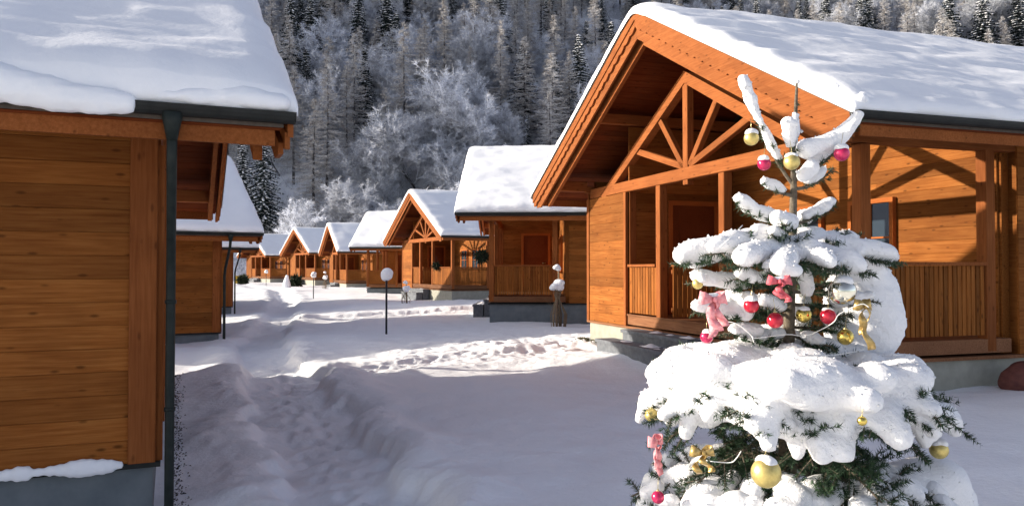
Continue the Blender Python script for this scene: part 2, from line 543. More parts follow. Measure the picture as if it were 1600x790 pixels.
# ------------------------------------------------------------------ implicit snow (surface nets over merged lumps)
def surface_nets(fld, org, h):
    nx, ny, nz = fld.shape
    c = np.stack([fld[a:nx - 1 + a, b:ny - 1 + b, d:nz - 1 + d] for a in (0, 1) for b in (0, 1) for d in (0, 1)], 0)
    neg = c < 0
    k = neg.sum(0)
    mask = (k > 0) & (k < 8)
    ids = np.full(mask.shape, -1, dtype=np.int64)
    cells = np.argwhere(mask)
    ids[mask] = np.arange(len(cells))
    cc = c[:, mask]
    off = np.array([(a, b, d) for a in (0, 1) for b in (0, 1) for d in (0, 1)], dtype=np.float64)
    acc = np.zeros((len(cells), 3)); cnt = np.zeros(len(cells))
    for i in range(8):
        for j in range(i + 1, 8):
            if abs(off[i] - off[j]).sum() != 1: continue
            a, b = cc[i], cc[j]
            s = (a < 0) != (b < 0)
            t = np.where(s, a / np.where(s, a - b, 1), 0)
            acc += np.where(s[:, None], off[i] + t[:, None] * (off[j] - off[i]), 0)
            cnt += s
    V = org + (cells + acc / cnt[:, None]) * h
    Q = []
    n = fld < 0
    for ax in range(3):
        b, d = [(1, 2), (2, 0), (0, 1)][ax]
        sl0 = [slice(None)] * 3; sl1 = [slice(None)] * 3
        sl0[ax] = slice(0, -1); sl1[ax] = slice(1, None)
        e0 = n[tuple(sl0)]; e1 = n[tuple(sl1)]
        ch = np.argwhere(e0 != e1)
        ok = (ch[:, b] > 0) & (ch[:, d] > 0) & (ch[:, b] < fld.shape[b] - 1) & (ch[:, d] < fld.shape[d] - 1)
        ch = ch[ok]
        if not len(ch): continue
        flip = e0[tuple(ch.T)]
        def cid(db, dd):
            q = ch.copy(); q[:, b] -= db; q[:, d] -= dd
            return ids[tuple(q.T)]
        quad = np.stack([cid(1, 1), cid(0, 1), cid(0, 0), cid(1, 0)], -1)
        quad[~flip] = quad[~flip][:, ::-1]
        Q.append(quad[(quad >= 0).all(1)])
    return V, np.concatenate(Q)


_waves = [(NR.normal(size=3), NR.uniform(0, 6.28)) for _ in range(10)]


def lump_noise(Pt, freq):
    s = 0
    for i, (d, ph) in enumerate(_waves):
        f = freq * (1 + .35 * i)
        s = s + np.sin((Pt[..., 0] * d[0] + Pt[..., 1] * d[1] + Pt[..., 2] * d[2]) * f + ph) / (1 + .35 * i)
    return s / 3.0


def lumps(name, prims, h, k=None, nfreq=0, namp=0, mat=None, parent=None, zcut=None):
    """prims: (a, b, ra, rb, sz) capsules between a and b with radii ra, rb, squeezed by sz in z"""
    k = k or h * 1.6
    A = np.array([list(p[0]) for p in prims], float); B = np.array([list(p[1]) for p in prims], float)
    R = np.array([max(p[2], p[3]) for p in prims])
    lo = np.minimum(A, B).min(0) - R.max() - 5 * k - namp * 2; hi = np.maximum(A, B).max(0) + R.max() + 5 * k + namp * 2
    n = np.ceil((hi - lo) / h).astype(int) + 2
    S = np.zeros(n)
    ax = [lo[i] + h * np.arange(n[i]) for i in range(3)]
    for (a, b, ra, rb, sz) in prims:
        a = np.array(a, float); b = np.array(b, float)
        r = max(ra, rb) + 5 * k + namp * 2
        i0 = np.maximum(np.floor((np.minimum(a, b) - r - lo) / h).astype(int), 0)
        i1 = np.minimum(np.ceil((np.maximum(a, b) + r - lo) / h).astype(int) + 1, n)
        G = np.stack(np.meshgrid(*[ax[i][i0[i]:i1[i]] for i in range(3)], indexing='ij'), -1)
        ab = b - a
        L2 = ab @ ab
        t = np.clip(((G - a) @ ab) / L2, 0, 1) if L2 > 1e-12 else np.zeros(G.shape[:3])
        dv = G - (a + t[..., None] * ab)
        dv[..., 2] /= sz
        d = np.sqrt((dv ** 2).sum(-1)) - (ra + (rb - ra) * t)
        S[i0[0]:i1[0], i0[1]:i1[1], i0[2]:i1[2]] += np.exp(-np.clip(d / k, -60, 60))
    fld = -k * np.log(S + 1e-30)
    fld = np.minimum(fld, 8 * k)
    if namp:
        G = np.stack(np.meshgrid(*ax, indexing='ij'), -1)
        fld = fld + namp * (lump_noise(G, nfreq) + .45 * lump_noise(G + 3.1, nfreq * 2.9))
    if zcut is not None:
        fld = np.maximum(fld, zcut - ax[2][None, None, :])
    V, Q = surface_nets(fld, lo, h)
    lab = np.arange(len(V))
    while True:
        m = lab[Q].min(1)
        new = lab.copy()
        for c in range(4): np.minimum.at(new, Q[:, c], m)
        new = new[new]
        if (new == lab).all(): break
        lab = new
    first = None
    for r, cnt in sorted(zip(*np.unique(lab, return_counts=True)), key=lambda t: -t[1]):
        if first is not None and cnt < 60: continue
        qs = Q[lab[Q[:, 0]] == r]
        ids, inv = np.unique(qs, return_inverse=True)
        o = link(name, np_mesh(name, V[ids], inv.reshape(-1, 4), [mat or M['snow_tree']], smooth=True), parent)
        first = first or o
    return first


# ------------------------------------------------------------------ houses
W = 7.79            # gable width
SL = 0.533          # roof slope
OV = 0.90           # eave overhang
OF = 0.86           # gable overhang
ZA = 5.23           # apex of the roof skin
UC = W / 2
PD = 2.32           # veranda depth
UD = 1.81           # solid room width
_cache = {}


def bar_mesh(L, w, h, mat, ch=0.006):
    key = (round(L, 3), round(w, 3), round(h, 3), mat.name, ch)
    if key in _cache: return _cache[key]
    a, b = w / 2, h / 2
    prof = [(-a, -b + ch), (-a + ch, -b), (a - ch, -b), (a, -b + ch), (a, b - ch), (a - ch, b), (-a + ch, b), (-a, b - ch)]
    mb = MB().prism(prof, 0, L, lambda p, q, x: (x, p, q))
    # outward facing
    mb.f = [f[::-1] for f in mb.f]
    me = mb.mesh('bar', mat)
    me.update()
    _cache[key] = me
    return me


def bar_matrix(p0, p1, up=(0, 0, 1)):
    p0, p1 = Vector(p0), Vector(p1)
    x = (p1 - p0).normalized()
    up = Vector(up)
    z = (up - x * up.dot(x)).normalized()
    y = z.cross(x)
    m = Matrix((x, y, z)).transposed().to_4x4()
    m.translation = p0
    return m


def bar(name, p0, p1, w, h, mat, parent, up=(0, 0, 1), ch=0.006):
    L = (Vector(p1) - Vector(p0)).length
    o = link(name, bar_mesh(L, w, h, mat, ch), parent)
    o.matrix_local = bar_matrix(p0, p1, up)
    return o


def bar_into(mb, p0, p1, w, h, up=(0, 0, 1), ch=0.004):
    L = (Vector(p1) - Vector(p0)).length
    a, b = w / 2, h / 2
    m = bar_matrix(p0, p1, up)
    t = MB().box(0, L, -a, a, -b, b)
    mb.add([m @ Vector(v) for v in t.v], t.f)


def planks(wall, p0, du, ln_fn, z0, z1, nrm, detail, ph=.178, th=.03):
    """horizontal boards on a wall; p0 start, du direction, ln_fn(z)->(s0,s1), nrm outward"""
    p0 = Vector(p0); du = Vector(du); nrm = Vector(nrm)
    n = max(1, round((z1 - z0) / ph)); ph = (z1 - z0) / n
    mb = MB()
    for i in range(n):
        z = z0 + (i + .5) * ph
        s0, s1 = ln_fn(z + ph * .5)
        if s1 - s0 < .05: continue
        a = p0 + du * s0 + nrm * (th / 2) + Vector((0, 0, z)); b = p0 + du * s1 + nrm * (th / 2) + Vector((0, 0, z))
        if detail:
            dz = RNG.uniform(-.0012, .0012)
            cuts = [s0]
            if s1 - s0 > 3.2:
                cuts.append(s0 + RNG.uniform(.35, .65) * (s1 - s0))
            cuts.append(s1)
            if len(cuts) == 3: cuts[1] = round(cuts[1] / .4) * .4
            for c0, c1 in zip(cuts[:-1], cuts[1:]):
                q = p0 + nrm * (th / 2 + dz) + Vector((0, 0, z))
                bar('plank', q + du * c0, q + du * (c1 - (.003 if c1 < s1 else 0)), th, ph - .001, M['wood'], wall, ch=.005)
        else:
            bar_into(mb, a, b, th, ph - .012)
    if not detail:
        o = mb.build('cladding_boards', M['wood'], wall)
        o['kind'] = 'stuff'


def roofz(u):
    return ZA - SL * abs(u - UC)


def roof_snow(house_roof, L, T, seed, step, ripple):
    smax = UC + OV + .03
    v0, v1 = -OF - .10, L + .5
    ns = int(2 * smax / step); nv = int((v1 - v0) / step)
    s = np.linspace(-smax, smax, ns + 1); v = np.linspace(v0, v1, nv + 1)
    # pack samples towards the rims so that they round off
    def pack(a, lo, hi):
        t = (a - lo) / (hi - lo)
        t = t - 0.10 * np.sin(2 * math.pi * t) / (2 * math.pi) * 1.0
        return lo + (hi - lo) * t
    s = pack(s, -smax, smax); v = pack(v, v0, v1)
    rim = np.array([0, .012, .03, .06])
    s = np.unique(np.concatenate([s, -smax + rim, smax - rim])); v = np.unique(np.concatenate([v, v0 + rim, v1 - rim]))
    S_, V_ = np.meshgrid(s, v)
    de = smax - np.abs(S_); dv = np.minimum(V_ - v0, v1 - V_)
    rn = 1 + .25 * fbm(S_ * 2.2, V_ * 2.2, seed + 3, 3)
    r = T * 1.0 * np.clip(rn, .5, 1.5)
    def prof(d, r):
        q = np.clip(d / r, 0, 1)
        return np.sqrt(np.maximum(0, 1 - (1 - q) ** 2.2))
    e = prof(de, r * .9) * prof(dv, r * 1.0)
    t = T * e * (1 + .10 * fbm(S_ * .8, V_ * .8, seed, 3))
    t = t + e * ripple * (fbm(S_ * 3.4, V_ * .75, seed + 9, 3) * .016 + .006 * fbm(S_ * 7, V_ * 3.0, seed + 11, 2))
    zb = ZA - SL * np.sqrt(S_ ** 2 + .02) + SL * .0
    zb = np.where(np.abs(S_) > .4, ZA - SL * np.abs(S_), zb + .03 * 0)
    top = zb + .012 + t
    # rims bulge outwards a little
    bul = .35 * T * np.exp(-(de / (T * .5)) ** 2) * np.clip(e, 0, 1)
    bulv = .25 * T * np.exp(-((V_ - v0) / (T * .5)) ** 2) * np.clip(e, 0, 1)
    scal = np.exp(-(de / .10) ** 2) * (.030 + .035 * fbm(V_ * 2.6, np.sign(S_) * 3 + V_ * 0, seed + 21, 3))
    U = UC + S_ + np.sign(S_) * (bul + scal)
    top = top - .03 * np.exp(-(de / .05) ** 2) * (fbm(V_ * 2.6, np.sign(S_) * 3 + V_ * 0, seed + 21, 3) > .1)
    VV = V_ - bulv
    V3 = np.stack([U, VV, top], -1).reshape(-1, 3)
    nx, ny = len(s), len(v)
    i = np.arange(nx - 1)[None, :] + nx * np.arange(ny - 1)[:, None]
    Fc = np.stack([i, i + 1, i + nx + 1, i + nx], -1).reshape(-1, 4)
    # underside closes the slab
    n0 = len(V3)
    Bt = np.stack([UC + S_, V_, np.where(np.abs(S_) > .4, ZA - SL * np.abs(S_), zb) + .004], -1).reshape(-1, 3)
    rimi = np.concatenate([np.arange(nx), nx * np.arange(1, ny) + nx - 1, (ny - 1) * nx + np.arange(nx - 2, -1, -1), nx * np.arange(ny - 2, 0, -1)])
    Vb = Bt[rimi]
    V3 = np.concatenate([V3, Vb])
    m = len(rimi); a = np.arange(m); b = (a + 1) % m
    Fs = np.stack([rimi[b], rimi[a], n0 + a, n0 + b], -1)
    Fc = np.concatenate([Fc, Fs])
    return link('snow_cover', np_mesh('snow_cover', V3, Fc, [M['snow_roof']], smooth=True), house_roof)


def slope_prism(mb, sgn, s0, s1, o0, o1, v0, v1, apex_cut=True):
    """board under the roof line between plumb offsets o0 and o1, from s0 to s1 down the slope, thick v0..v1"""
    f = lambda p, q, a: (UC + sgn * p, a, ZA - SL * p - q)
    poly = [(s0, o0), (s1, o0), (s1, o1), (s0, o1)]
    mb.prism(poly if sgn > 0 else poly[::-1], v0, v1, f)


def slat_rail(hs, p0, p1, nrm, pitch, detail, z0=.25, z1=1.15, name='railing'):
    """railing from p0 to p1 (u,v) with upright boards"""
    p0 = Vector((*p0, 0)); p1 = Vector((*p1, 0))
    d = (p1 - p0); L = d.length; d.normalize()
    nrm = Vector((*nrm, 0))
    mb = MB()
    bar_into(mb, p0 + Vector((0, 0, z1 - .02)), p1 + Vector((0, 0, z1 - .02)), .11, .045)
    bar_into(mb, p0 + Vector((0, 0, z1 - .13)) - nrm * .03, p1 + Vector((0, 0, z1 - .13)) - nrm * .03, .035, .07)
    bar_into(mb, p0 + Vector((0, 0, z0 + .12)) - nrm * .03, p1 + Vector((0, 0, z0 + .12)) - nrm * .03, .035, .07)
    ro = mb.build(name, M['beam'], hs)
    n = max(2, round(L / pitch)); pt = L / n
    sb = MB()
    for i in range(n):
        c = p0 + d * (pt * (i + .5)) + nrm * (.0 + (RNG.uniform(-.001, .001) if detail else 0))
        a = c + Vector((0, 0, z0)); b = c + Vector((0, 0, z1 - .045))
        if detail:
            bar('slat', a, b, .022, pt - .016, M['wood'], ro, up=d, ch=.003)
        else:
            bar_into(sb, a, b, .022, pt - .018, up=d)
    if not detail:
        o = sb.build('slats', M['wood'], ro); o['kind'] = 'stuff'
    return ro


def window(hs, u0, u1, z0, z1, v, detail):
    t = .07
    mb = MB()
    for (a0, a1, b0, b1) in ((u0, u0 + t, z0, z1), (u1 - t, u1, z0, z1), (u0 + t, u1 - t, z0, z0 + t), (u0 + t, u1 - t, z1 - t, z1)):
        mb.box(a0, a1, v - .07, v + .0, b0, b1)
    wo_ = mb.build('window', M['frame'], hs)
    pane = MB().box(u0 + t - .005, u1 - t + .005, v - .035, v - .028, z0 + t - .005, z1 - t + .005).build('pane', M['glass'], wo_)
    mb = MB()
    um = (u0 + u1) / 2; zm = (z0 + z1) / 2
    mb.box(um - .014, um + .014, v - .055, v - .036, z0 + t, z1 - t)
    mb.box(u0 + t, um - .014, v - .053, v - .036, zm - .012, zm + .012)
    mb.box(um + .014, u1 - t, v - .053, v - .036, zm - .012, zm + .012)
    mb.build('muntin', M['frame'], wo_)
    MB().box(u0 - .04, u1 + .04, v - .12, v - .0, z0 - .05, z0 - .003).build('sill', M['beam'], wo_)


def house(label, corner, fz, theta, L=9.0, detail=2, T=.2, seed=1, step=.12, ripple=1.0, plinth='concrete',
          down=True, gutter_w=.07, steps=True, group='wooden chalets along the snowy lane'):
    hs = empty('wooden_chalet', (corner[0], corner[1], fz), theta, label, 'chalet', group)
    D = detail >= 2
    # --- plinth
    mb = MB().box(.02, W - .02, .02, L - .02, -1.3, -.045)
    fo = mb.build('foundation', M[plinth], hs)
    mb = MB()
    mb.box(-.03, W + .03, -.035, L + .03, -.045, -.004)
    mb.build('sill_flashing', M['metal_dark'] if plinth != 'concrete' else M['deck'], fo)
    # --- walls
    wt = 2.9
    w1 = MB().box(.03, UD - .03, .002, .12, 0, 2.52).build('front_wall', M['wood'], hs)
    planks(w1, (0, 0, 0), (1, 0, 0), lambda z: (.115, UD - .08), 0, 2.52, (0, -1, 0), D)
    w2 = MB().box(.002, .12, .122, L, 0, wt).build('side_wall', M['wood'], hs)
    planks(w2, (0, 0, 0), (0, -1, 0), lambda z: (-L, -.20), 0, wt, (-1, 0, 0), D)
    w3 = MB().box(UD - .12, UD - .002, .122, PD, .0, wt + .85).build('door_wall', M['wood'], hs)
    dz1 = .23 + 2.06
    dv0, dv1 = .93, 1.85
    planks(w3, (UD, 0, 0), (0, 1, 0), lambda z: (.02, PD - .05), .20, wt + .85, (1, 0, 0), D)
    bw = lambda z: (max(UD + .03, UC - max(0, (ZA - .3 - z)) / SL), min(W - .16, UC + max(0, (ZA - .3 - z)) / SL))
    w4 = MB().prism([(UD, 0), (W - .12, 0), (W - .12, roofz(W) - .26), (UC, ZA - .26), (UD, roofz(UD) - .26)], PD + .002, PD + .12,
                    lambda p, q, a: (p, a, q)).build('veranda_wall', M['wood'], hs)
    planks(w4, (0, PD, 0), (1, 0, 0), bw, .20, 4.7, (0, -1, 0), D)
    w5 = MB().box(W - .12, W - .002, PD + .122, L, 0, wt).build('side_wall', M['wood'], hs)
    planks(w5, (W, 0, 0), (0, 1, 0), lambda z: (PD + .10, L), 0, wt, (1, 0, 0), D)
    MB().prism([(.12, 0), (W - .12, 0), (W - .12, roofz(W - .1) - .26), (UC, ZA - .26), (.12, roofz(.1) - .26)], L - .12, L,
               lambda p, q, a: (p, a, q)).build('rear_wall', M['wood'], hs)
    # inner floor over the room closes the loft
    # --- corner boards and posts
    bar('corner_board', (.055, -.022, .0), (.055, -.022, 2.52), .055, .11, M['beam'], hs, up=(1, 0, 0))
    bar('corner_board', (UD - .04, -.022, .0), (UD - .04, -.022, 2.52), .06, .09, M['beam'], hs, up=(1, 0, 0))
    bar('corner_board', (-.03, .10, .0), (-.03, .10, 2.75), .20, .055, M['beam'], hs, up=(1, 0, 0))
    bar('corner_board', (UD + .02, .09, .20), (UD + .02, .09, 2.6), .14, .05, M['beam'], hs, up=(1, 0, 0))
    for (u, v) in ((2.965, .075), (4.92, .075), (W - .075, .075), (W - .075, 2.0)):
        bar('post', (u, v, .05), (u, v, 2.53 if v < 1 else 2.55), .15, .15, M['beam'], hs, up=(1, 0, 0), ch=.008)
    # --- gable truss
    bar('tie_beam', (.12, .06, 2.63), (W - .12, .06, 2.63), .16, .20, M['beam'], hs, ch=.008)
    ch_ap = 4.32
    for sg in (-1, 1):
        o = MB()
        f = lambda p, q, a: (UC + sg * p, a, ch_ap - SL * p - q)
        poly = [(0, 0), (3.32, 0), (3.05, .2 * 1.0), (0, .2)]
        o.prism(poly if sg > 0 else poly[::-1], -.02, .13, f)
        o.build('top_chord', M['beam'], hs)
    bar('king_post', (UC, .055, 2.45), (UC, .055, ch_ap - .2), .12, .15, M['beam'], hs, up=(1, 0, 0))
    for du, s in ((1.80, 1.0), (.93, 1.0)):
        for sg in (-1, 1):
            z1 = ch_ap - SL * du - .10
            bar('strut', (UC + sg * .10, .055, 2.76), (UC + sg * du, .055, z1), .10, .11, M['beam'], hs, up=(1, 0, 0))
    # beam along the open side, with knee braces
    bar('eave_beam', (W - .075, -.1, 2.62), (W - .075, L, 2.62), .15, .14, M['beam'], hs)
    bar('eave_beam', (.075, -.1, 2.72), (.075, L, 2.72), .13, .13, M['beam'], hs)
    # --- deck
    dk = MB()
    dk.box(UD + .002, W - .002, -.012, PD - .002, .03, .20)
    dko = dk.build('veranda_floor', M['deck'], hs)
    mb = MB(); mb.box(UD + .002, W + .01, -.03, -.014, .19, .225); mb.build('floor_edge', M['deck'], dko)
    # --- railings
    slat_rail(hs, (UD + .03, .03), (2.89, .03), (0, -1), .108, D)
    slat_rail(hs, (5.0, .03), (W - .16, .03), (0, -1), .10, D)
    slat_rail(hs, (W - .04, .16), (W - .04, 1.92), (1, 0), .072, D)
    slat_rail(hs, (3.42, .03), (3.42, 1.05), (1, 0), .09, D, name='gate')
    # --- door in the room's veranda side
    df = MB()
    df.box(UD + .032, UD + .07, dv0 - .09, dv0, .22, dz1 + .09); df.box(UD + .032, UD + .07, dv1, dv1 + .09, .22, dz1 + .09)
    df.box(UD + .032, UD + .07, dv0, dv1, dz1, dz1 + .09)
    do = df.build('door', M['frame'], hs)
    MB().box(UD + .031, UD + .052, dv0 + .003, dv1 - .003, .225, dz1 - .003).build('door_leaf', M['door'], do)
    if D:
        pm = MB()
        for (a0, a1) in ((.35, 1.1), (1.25, 2.0)):
            pm.box(UD + .053, UD + .064, dv0 + .14, dv1 - .14, .22 + a0, .22 + a1)
        pm.build('door_panel', M['door'], do)
        MB().tube([(UD + .053, dv1 - .09, 1.25), (UD + .10, dv1 - .09, 1.25), (UD + .10, dv1 - .20, 1.25)], .011, 8).build('handle', M['cap'], do, True)
    # --- veranda windows
    window(hs, W - 2.72, W - 1.80, .95, 2.13, PD - .032, D)
    window(hs, W - 4.25, W - 3.33, .95, 2.13, PD - .032, D)
    # --- roof
    smax = UC + OV
    rb = MB()
    for sg in (-1, 1):
        slope_prism(rb, sg, 0, smax, .0, .10, -OF + .0, L + .45)
    ro = rb.build('roof', M['tile'], hs)
    # underside boards, parallel to the ridge
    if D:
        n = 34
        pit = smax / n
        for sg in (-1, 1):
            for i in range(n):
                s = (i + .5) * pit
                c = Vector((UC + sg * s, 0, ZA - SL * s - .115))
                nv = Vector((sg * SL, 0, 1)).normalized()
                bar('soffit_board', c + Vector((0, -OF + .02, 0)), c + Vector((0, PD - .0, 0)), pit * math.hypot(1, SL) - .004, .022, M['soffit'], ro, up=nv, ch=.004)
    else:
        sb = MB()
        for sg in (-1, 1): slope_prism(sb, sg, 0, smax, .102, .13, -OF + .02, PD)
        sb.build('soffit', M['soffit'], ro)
    # barge boards, the middle one scalloped
    for sg in (-1, 1):
        b1 = MB(); slope_prism(b1, sg, 0, smax + .01, .015, .165, -OF - .070, -OF - .030); b1.build('barge_board', M['beam'], ro)
        poly = [(0, .14), (smax - .02, .14)]
        if D:
            nsc = 24
            top = []
            for i in range(nsc * 4 + 1):
                p = (smax - .02) * (1 - i / (nsc * 4))
                top.append((p, .262 + .038 * (abs(math.sin(math.pi * i / 4)))))
            poly = poly + top
        else:
            poly += [(smax - .02, .29), (0, .29)]
        b2 = MB(); b2.prism(poly if sg > 0 else poly[::-1], -OF - .050, -OF - .014, lambda p, q, a: (UC + sg * p, a, ZA - SL * p - q)); b2.build('barge_board', M['beam'], ro)
        poly = [(0, .25), (smax - .10, .25), (smax - .10, .335), (smax - .33, .46), (0, .46)]
        b3 = MB(); b3.prism(poly if sg > 0 else poly[::-1], -OF - .012, -OF + .024, lambda p, q, a: (UC + sg * p, a, ZA - SL * p - q)); b3.build('barge_board', M['beam'], ro)
        b4 = MB(); slope_prism(b4, sg, 0, smax - .50, .30, .55, -OF + .10, -OF + .17); b4.build('fly_rafter', M['beam'], ro)
        fl = MB(); slope_prism(fl, sg, 0, smax + .02, -.028, .012, -OF - .080, -OF + .05); fl.build('verge_flashing', M['tile'], ro)
        # eave board
        ue = UC + sg * (smax - .02)
        ze = ZA - SL * smax
        eb = MB(); a0, a1 = sorted((ue, ue - sg * .035))
        eb.box(a0, a1, -OF + .06, L + .42, ze - .235, ze - .03); eb.build('eave_board', M['beam'], ro)
        # purlins
        for s_ in (.0, 2.0) if sg > 0 else (2.0,):
            zc = ZA - SL * s_ - .30
            bar('purlin', (UC + sg * s_, -OF + .18, zc), (UC + sg * s_, PD, zc), .14, .18, M['beam'], ro)
        zc = 2.85 - .0
        ua = W - .075 if sg > 0 else .075
        bar('purlin', (ua, -OF + .18, 2.78), (ua, -.10, 2.78), .16, .20, M['beam'], ro)
        # rafter tails
        # gutter, half round with turned rim
        gm = MB()
        ug = UC + sg * (smax + gutter_w * .72)
        zg = ze + .0
        prof = []
        for i in range(9):
            t = math.pi * i / 8
            prof.append((-gutter_w * math.cos(t), -gutter_w * 1.15 * math.sin(t)))
        inner = [(p * .93, q * .93) for p, q in prof[::-1]]
        inner[0] = (inner[0][0], .0); inner[-1] = (inner[-1][0], .0)
        gm.prism(prof + inner, -OF - .07, L + .4, lambda p, q, a: (ug + p, a, zg + q))
        gm.prism(prof, -OF - .078, -OF - .072, lambda p, q, a: (ug + p, a, zg + q))
        gm.build('gutter', M['metal_dark'], ro)
    if down:
        dm = MB()
        ug = UC - smax - gutter_w * .72
        zg = ZA - SL * smax
        vo = -.10
        dm.tube([(ug, vo, zg - .05), (ug + .01, vo, zg - .13), (ug + .03, vo, zg - .24)], [.075, .06, .037], 12)
        dm.tube([(ug + .03, vo, zg - .22), (ug + .10, vo, zg - .40), (-.20, vo, zg - .95), (-.085, vo - .0, zg - 1.15), (-.085, vo, zg - 1.35), (-.085, vo, -.1), (-.085, vo, -.6)], .036, 12)
        for zz in (.4, 1.25):
            dm.lathe([(.036, zz), (.043, zz), (.043, zz + .03), (.036, zz + .03)], 12, (-.085, vo, 0))
        dm.build('downpipe', M['metal_green'], hs, True)
    # --- steps
    if steps:
        for (u0, u1, v0, v1, zt) in ((2.30, 4.60, -.40, -.045, -.02), (2.02, 4.60, -.78, -.405, -.20)):
            so = MB()
            so.box(u0, u1, v0, v1, zt - .06, zt)
            so.box(u0 + .03, u1 - .03, v0 + .03, v1 + .0, -.9, zt - .062)
            st = so.build('step', M['step'], hs)
            s2 = roofless_snow(u0 + .5, u1, v0 + .08, v1, zt, seed)
            link('snow_dusting', s2, st)
    # --- snow
    roof_snow(ro, L, T, seed, step, ripple)
    return hs, ro


def roofless_snow(x0, x1, y0, y1, z, seed):
    xs = np.linspace(x0, x1, 40); ys = np.linspace(y0, y1, 10)
    X, Y = np.meshgrid(xs, ys)
    e = np.minimum(np.minimum(X - x0, x1 - X) / .25, np.minimum(Y - y0, y1 - Y) / .12)
    t = np.clip(e, 0, 1) * .04 * (0.05 + fbm(X * 4, Y * 4, seed, 3)) - .004
    V = np.stack([X, Y, z + t], -1).reshape(-1, 3)
    i = np.arange(39)[None, :] + 40 * np.arange(9)[:, None]
    Fc = np.stack([i, i + 1, i + 41, i + 40], -1).reshape(-1, 4)
    return np_mesh('snow_dusting', V, Fc, [M['snow_roof']], smooth=True)


def corner_at(px, Y):
    return ((px - 800) / F * Y, Y)


R = math.radians
def th_right(yaw): return math.atan2(-math.cos(R(yaw)), math.sin(R(yaw)))
def th_left(yaw): return math.atan2(math.cos(R(yaw)), -math.sin(R(yaw)))


# right row (gable to the lane, veranda towards the camera); corner = far left corner of the gable
R1, R1roof = house('large wooden chalet with scalloped gable and sunlit veranda behind the decorated fir', corner_at(920, 16.5), EYE - 1.067,
                   th_right(18.3), 10.5, 2, .20, 1, .07, 1.7, down=False)
def far_corner(px, Y, yaw):
    """far gable corner from the pixel column and depth of the near gable corner"""
    x, y = corner_at(px, Y)
    return (x - math.sin(R(yaw)) * W, y + math.cos(R(yaw)) * W)
R2, R2roof = house('wooden chalet turned side-on with pollard willow before its slatted veranda', far_corner(764, 23.7, -2), EYE - 1.03,
                   th_right(-2), 9, 2, .23, 2, .10, 1.8, 'concrete_grey', down=False)
R3, R3roof = house('chalet with fan truss gable and hanging basket, standing behind the nearest lamp', far_corner(706, 39.0, 26), EYE - 1.05,
                   th_right(26), 8, 2, .22, 3, .14, 1.0, down=False)
R4, R4roof = house('side-on chalet with broad snowy roof, left of the nearest lamp', far_corner(573, 52.0, -3), EYE - 1.25,
                   th_right(-3), 9, 1, .24, 4, .16, 1.0, 'concrete_grey', down=False)
R5, R5roof = house('narrow-looking far chalet between the broad roof and the second lamp', far_corner(541, 66.5, 23), EYE - 1.22,
                   th_right(23), 7, 1, .22, 5, .2, 1.0, down=False)
R6, R6roof = house('far chalet with bright gable truss above the snow figure', far_corner(492, 77.5, 33), EYE - 1.07,
                   th_right(33), 8, 1, .22, 6, .2, 1.0, down=False)
R7, R7roof = house('farthest chalet of the row, above the farthest lamp', far_corner(422, 91.0, 38), EYE - 1.1,
                   th_right(38), 8, 1, .22, 7, .2, 1.0, down=False)

# left row (gable to the lane, closed side towards the camera)
L1, L1roof = house('dark shaded chalet filling the left edge, thick snow sagging over its gutter', corner_at(246, 6.28), EYE - 1.526,
                   th_left(23.5), 6.5, 2, .29, 8, .06, .8, 'concrete_grey', steps=False)
L2, L2roof = house('second chalet on the left, closed board side and downpipe towards the lane', corner_at(344, 21.3), EYE - 1.71,
                   th_left(30), 9, 2, .22, 9, .12, .8, 'concrete_grey', steps=False)
L3, L3roof = house('third chalet on the left, mostly hidden behind the second', corner_at(363, 36.0), EYE - 1.71,
                   th_left(34), 8, 1, .3, 10, .16, .8, 'concrete_grey', steps=False)


# ------------------------------------------------------------------ snow sagging over the left chalet's gutter
def local_lumps(name, parent, prims, h, **kw):
    return lumps(name, prims, h, mat=M['snow_roof'], parent=parent, **kw)


_ug = UC - (UC + OV) - .05
_zg = ZA - SL * (UC + OV)
_pr = []
_vv = -OF + .02
rs = random.Random(5)
_prev = None
while _vv < 3.8:
    n1 = float(vnoise(np.array([_vv * 1.9 + 3.0]), np.array([.5]), 61)[0]); n2 = float(vnoise(np.array([_vv * 5.0]), np.array([2.5]), 62)[0])
    if .0 < _vv < .17:
        _prev = None; _vv += .05; continue
    left = _vv > .1
    r = (.075 if left else .060) * (1 + .28 * n1 + .22 * n2)
    c = Vector((_ug - (.035 if left else .0) + .02 * n2, _vv, _zg + (.005 if left else .065) + (.055 if left else .02) * n1 + .015 * n2))
    if _prev: _pr.append((_prev[0], c, _prev[1], r, 1.15 if left else .9))
    _prev = (c, r)
    if left and n1 > -.2: _pr.append((c + Vector((.03, 0, .05)), c + Vector((.10, .03, .13)), r * .75, r * .5, 1.0))
    if not left: _pr.append((c + Vector((.04, 0, .02)), c + Vector((.14, .02, .12)), r * .8, r * .7, 1.0))
    _vv += .055
local_lumps('gutter_snow', L1roof, _pr, .020, k=.014, nfreq=16, namp=.012)
# snow lying on the plinth ledge
_pr = []
for i in range(26):
    v = .25 + i * .07
    r = .012 + .026 * abs(math.sin(i * .41 + .3)) * (1 if i < 10 else .55) + .006 * math.sin(i * 2.2)
    _pr.append(((-.045, v, -.002), (-.05, v + .05, .0), r, r, 1.5))
local_lumps('ledge_snow', L1, _pr, .012, k=.012, nfreq=25, namp=.004)
# crumbling snow at the near eave end of the right chalet
_pr = []
ue = W + OV
for i in range(26):
    v = -OF + rs.uniform(-.02, .26); s_ = rs.uniform(-.45, .03)
    r = rs.uniform(.03, .065)
    c = (ue + s_, v, roofz(ue + s_) + .06 + rs.uniform(0, .08))
    _pr.append((c, c, r, r, .9))
local_lumps('eave_snow', R1roof, _pr, .022, k=.018, nfreq=22, namp=.012)

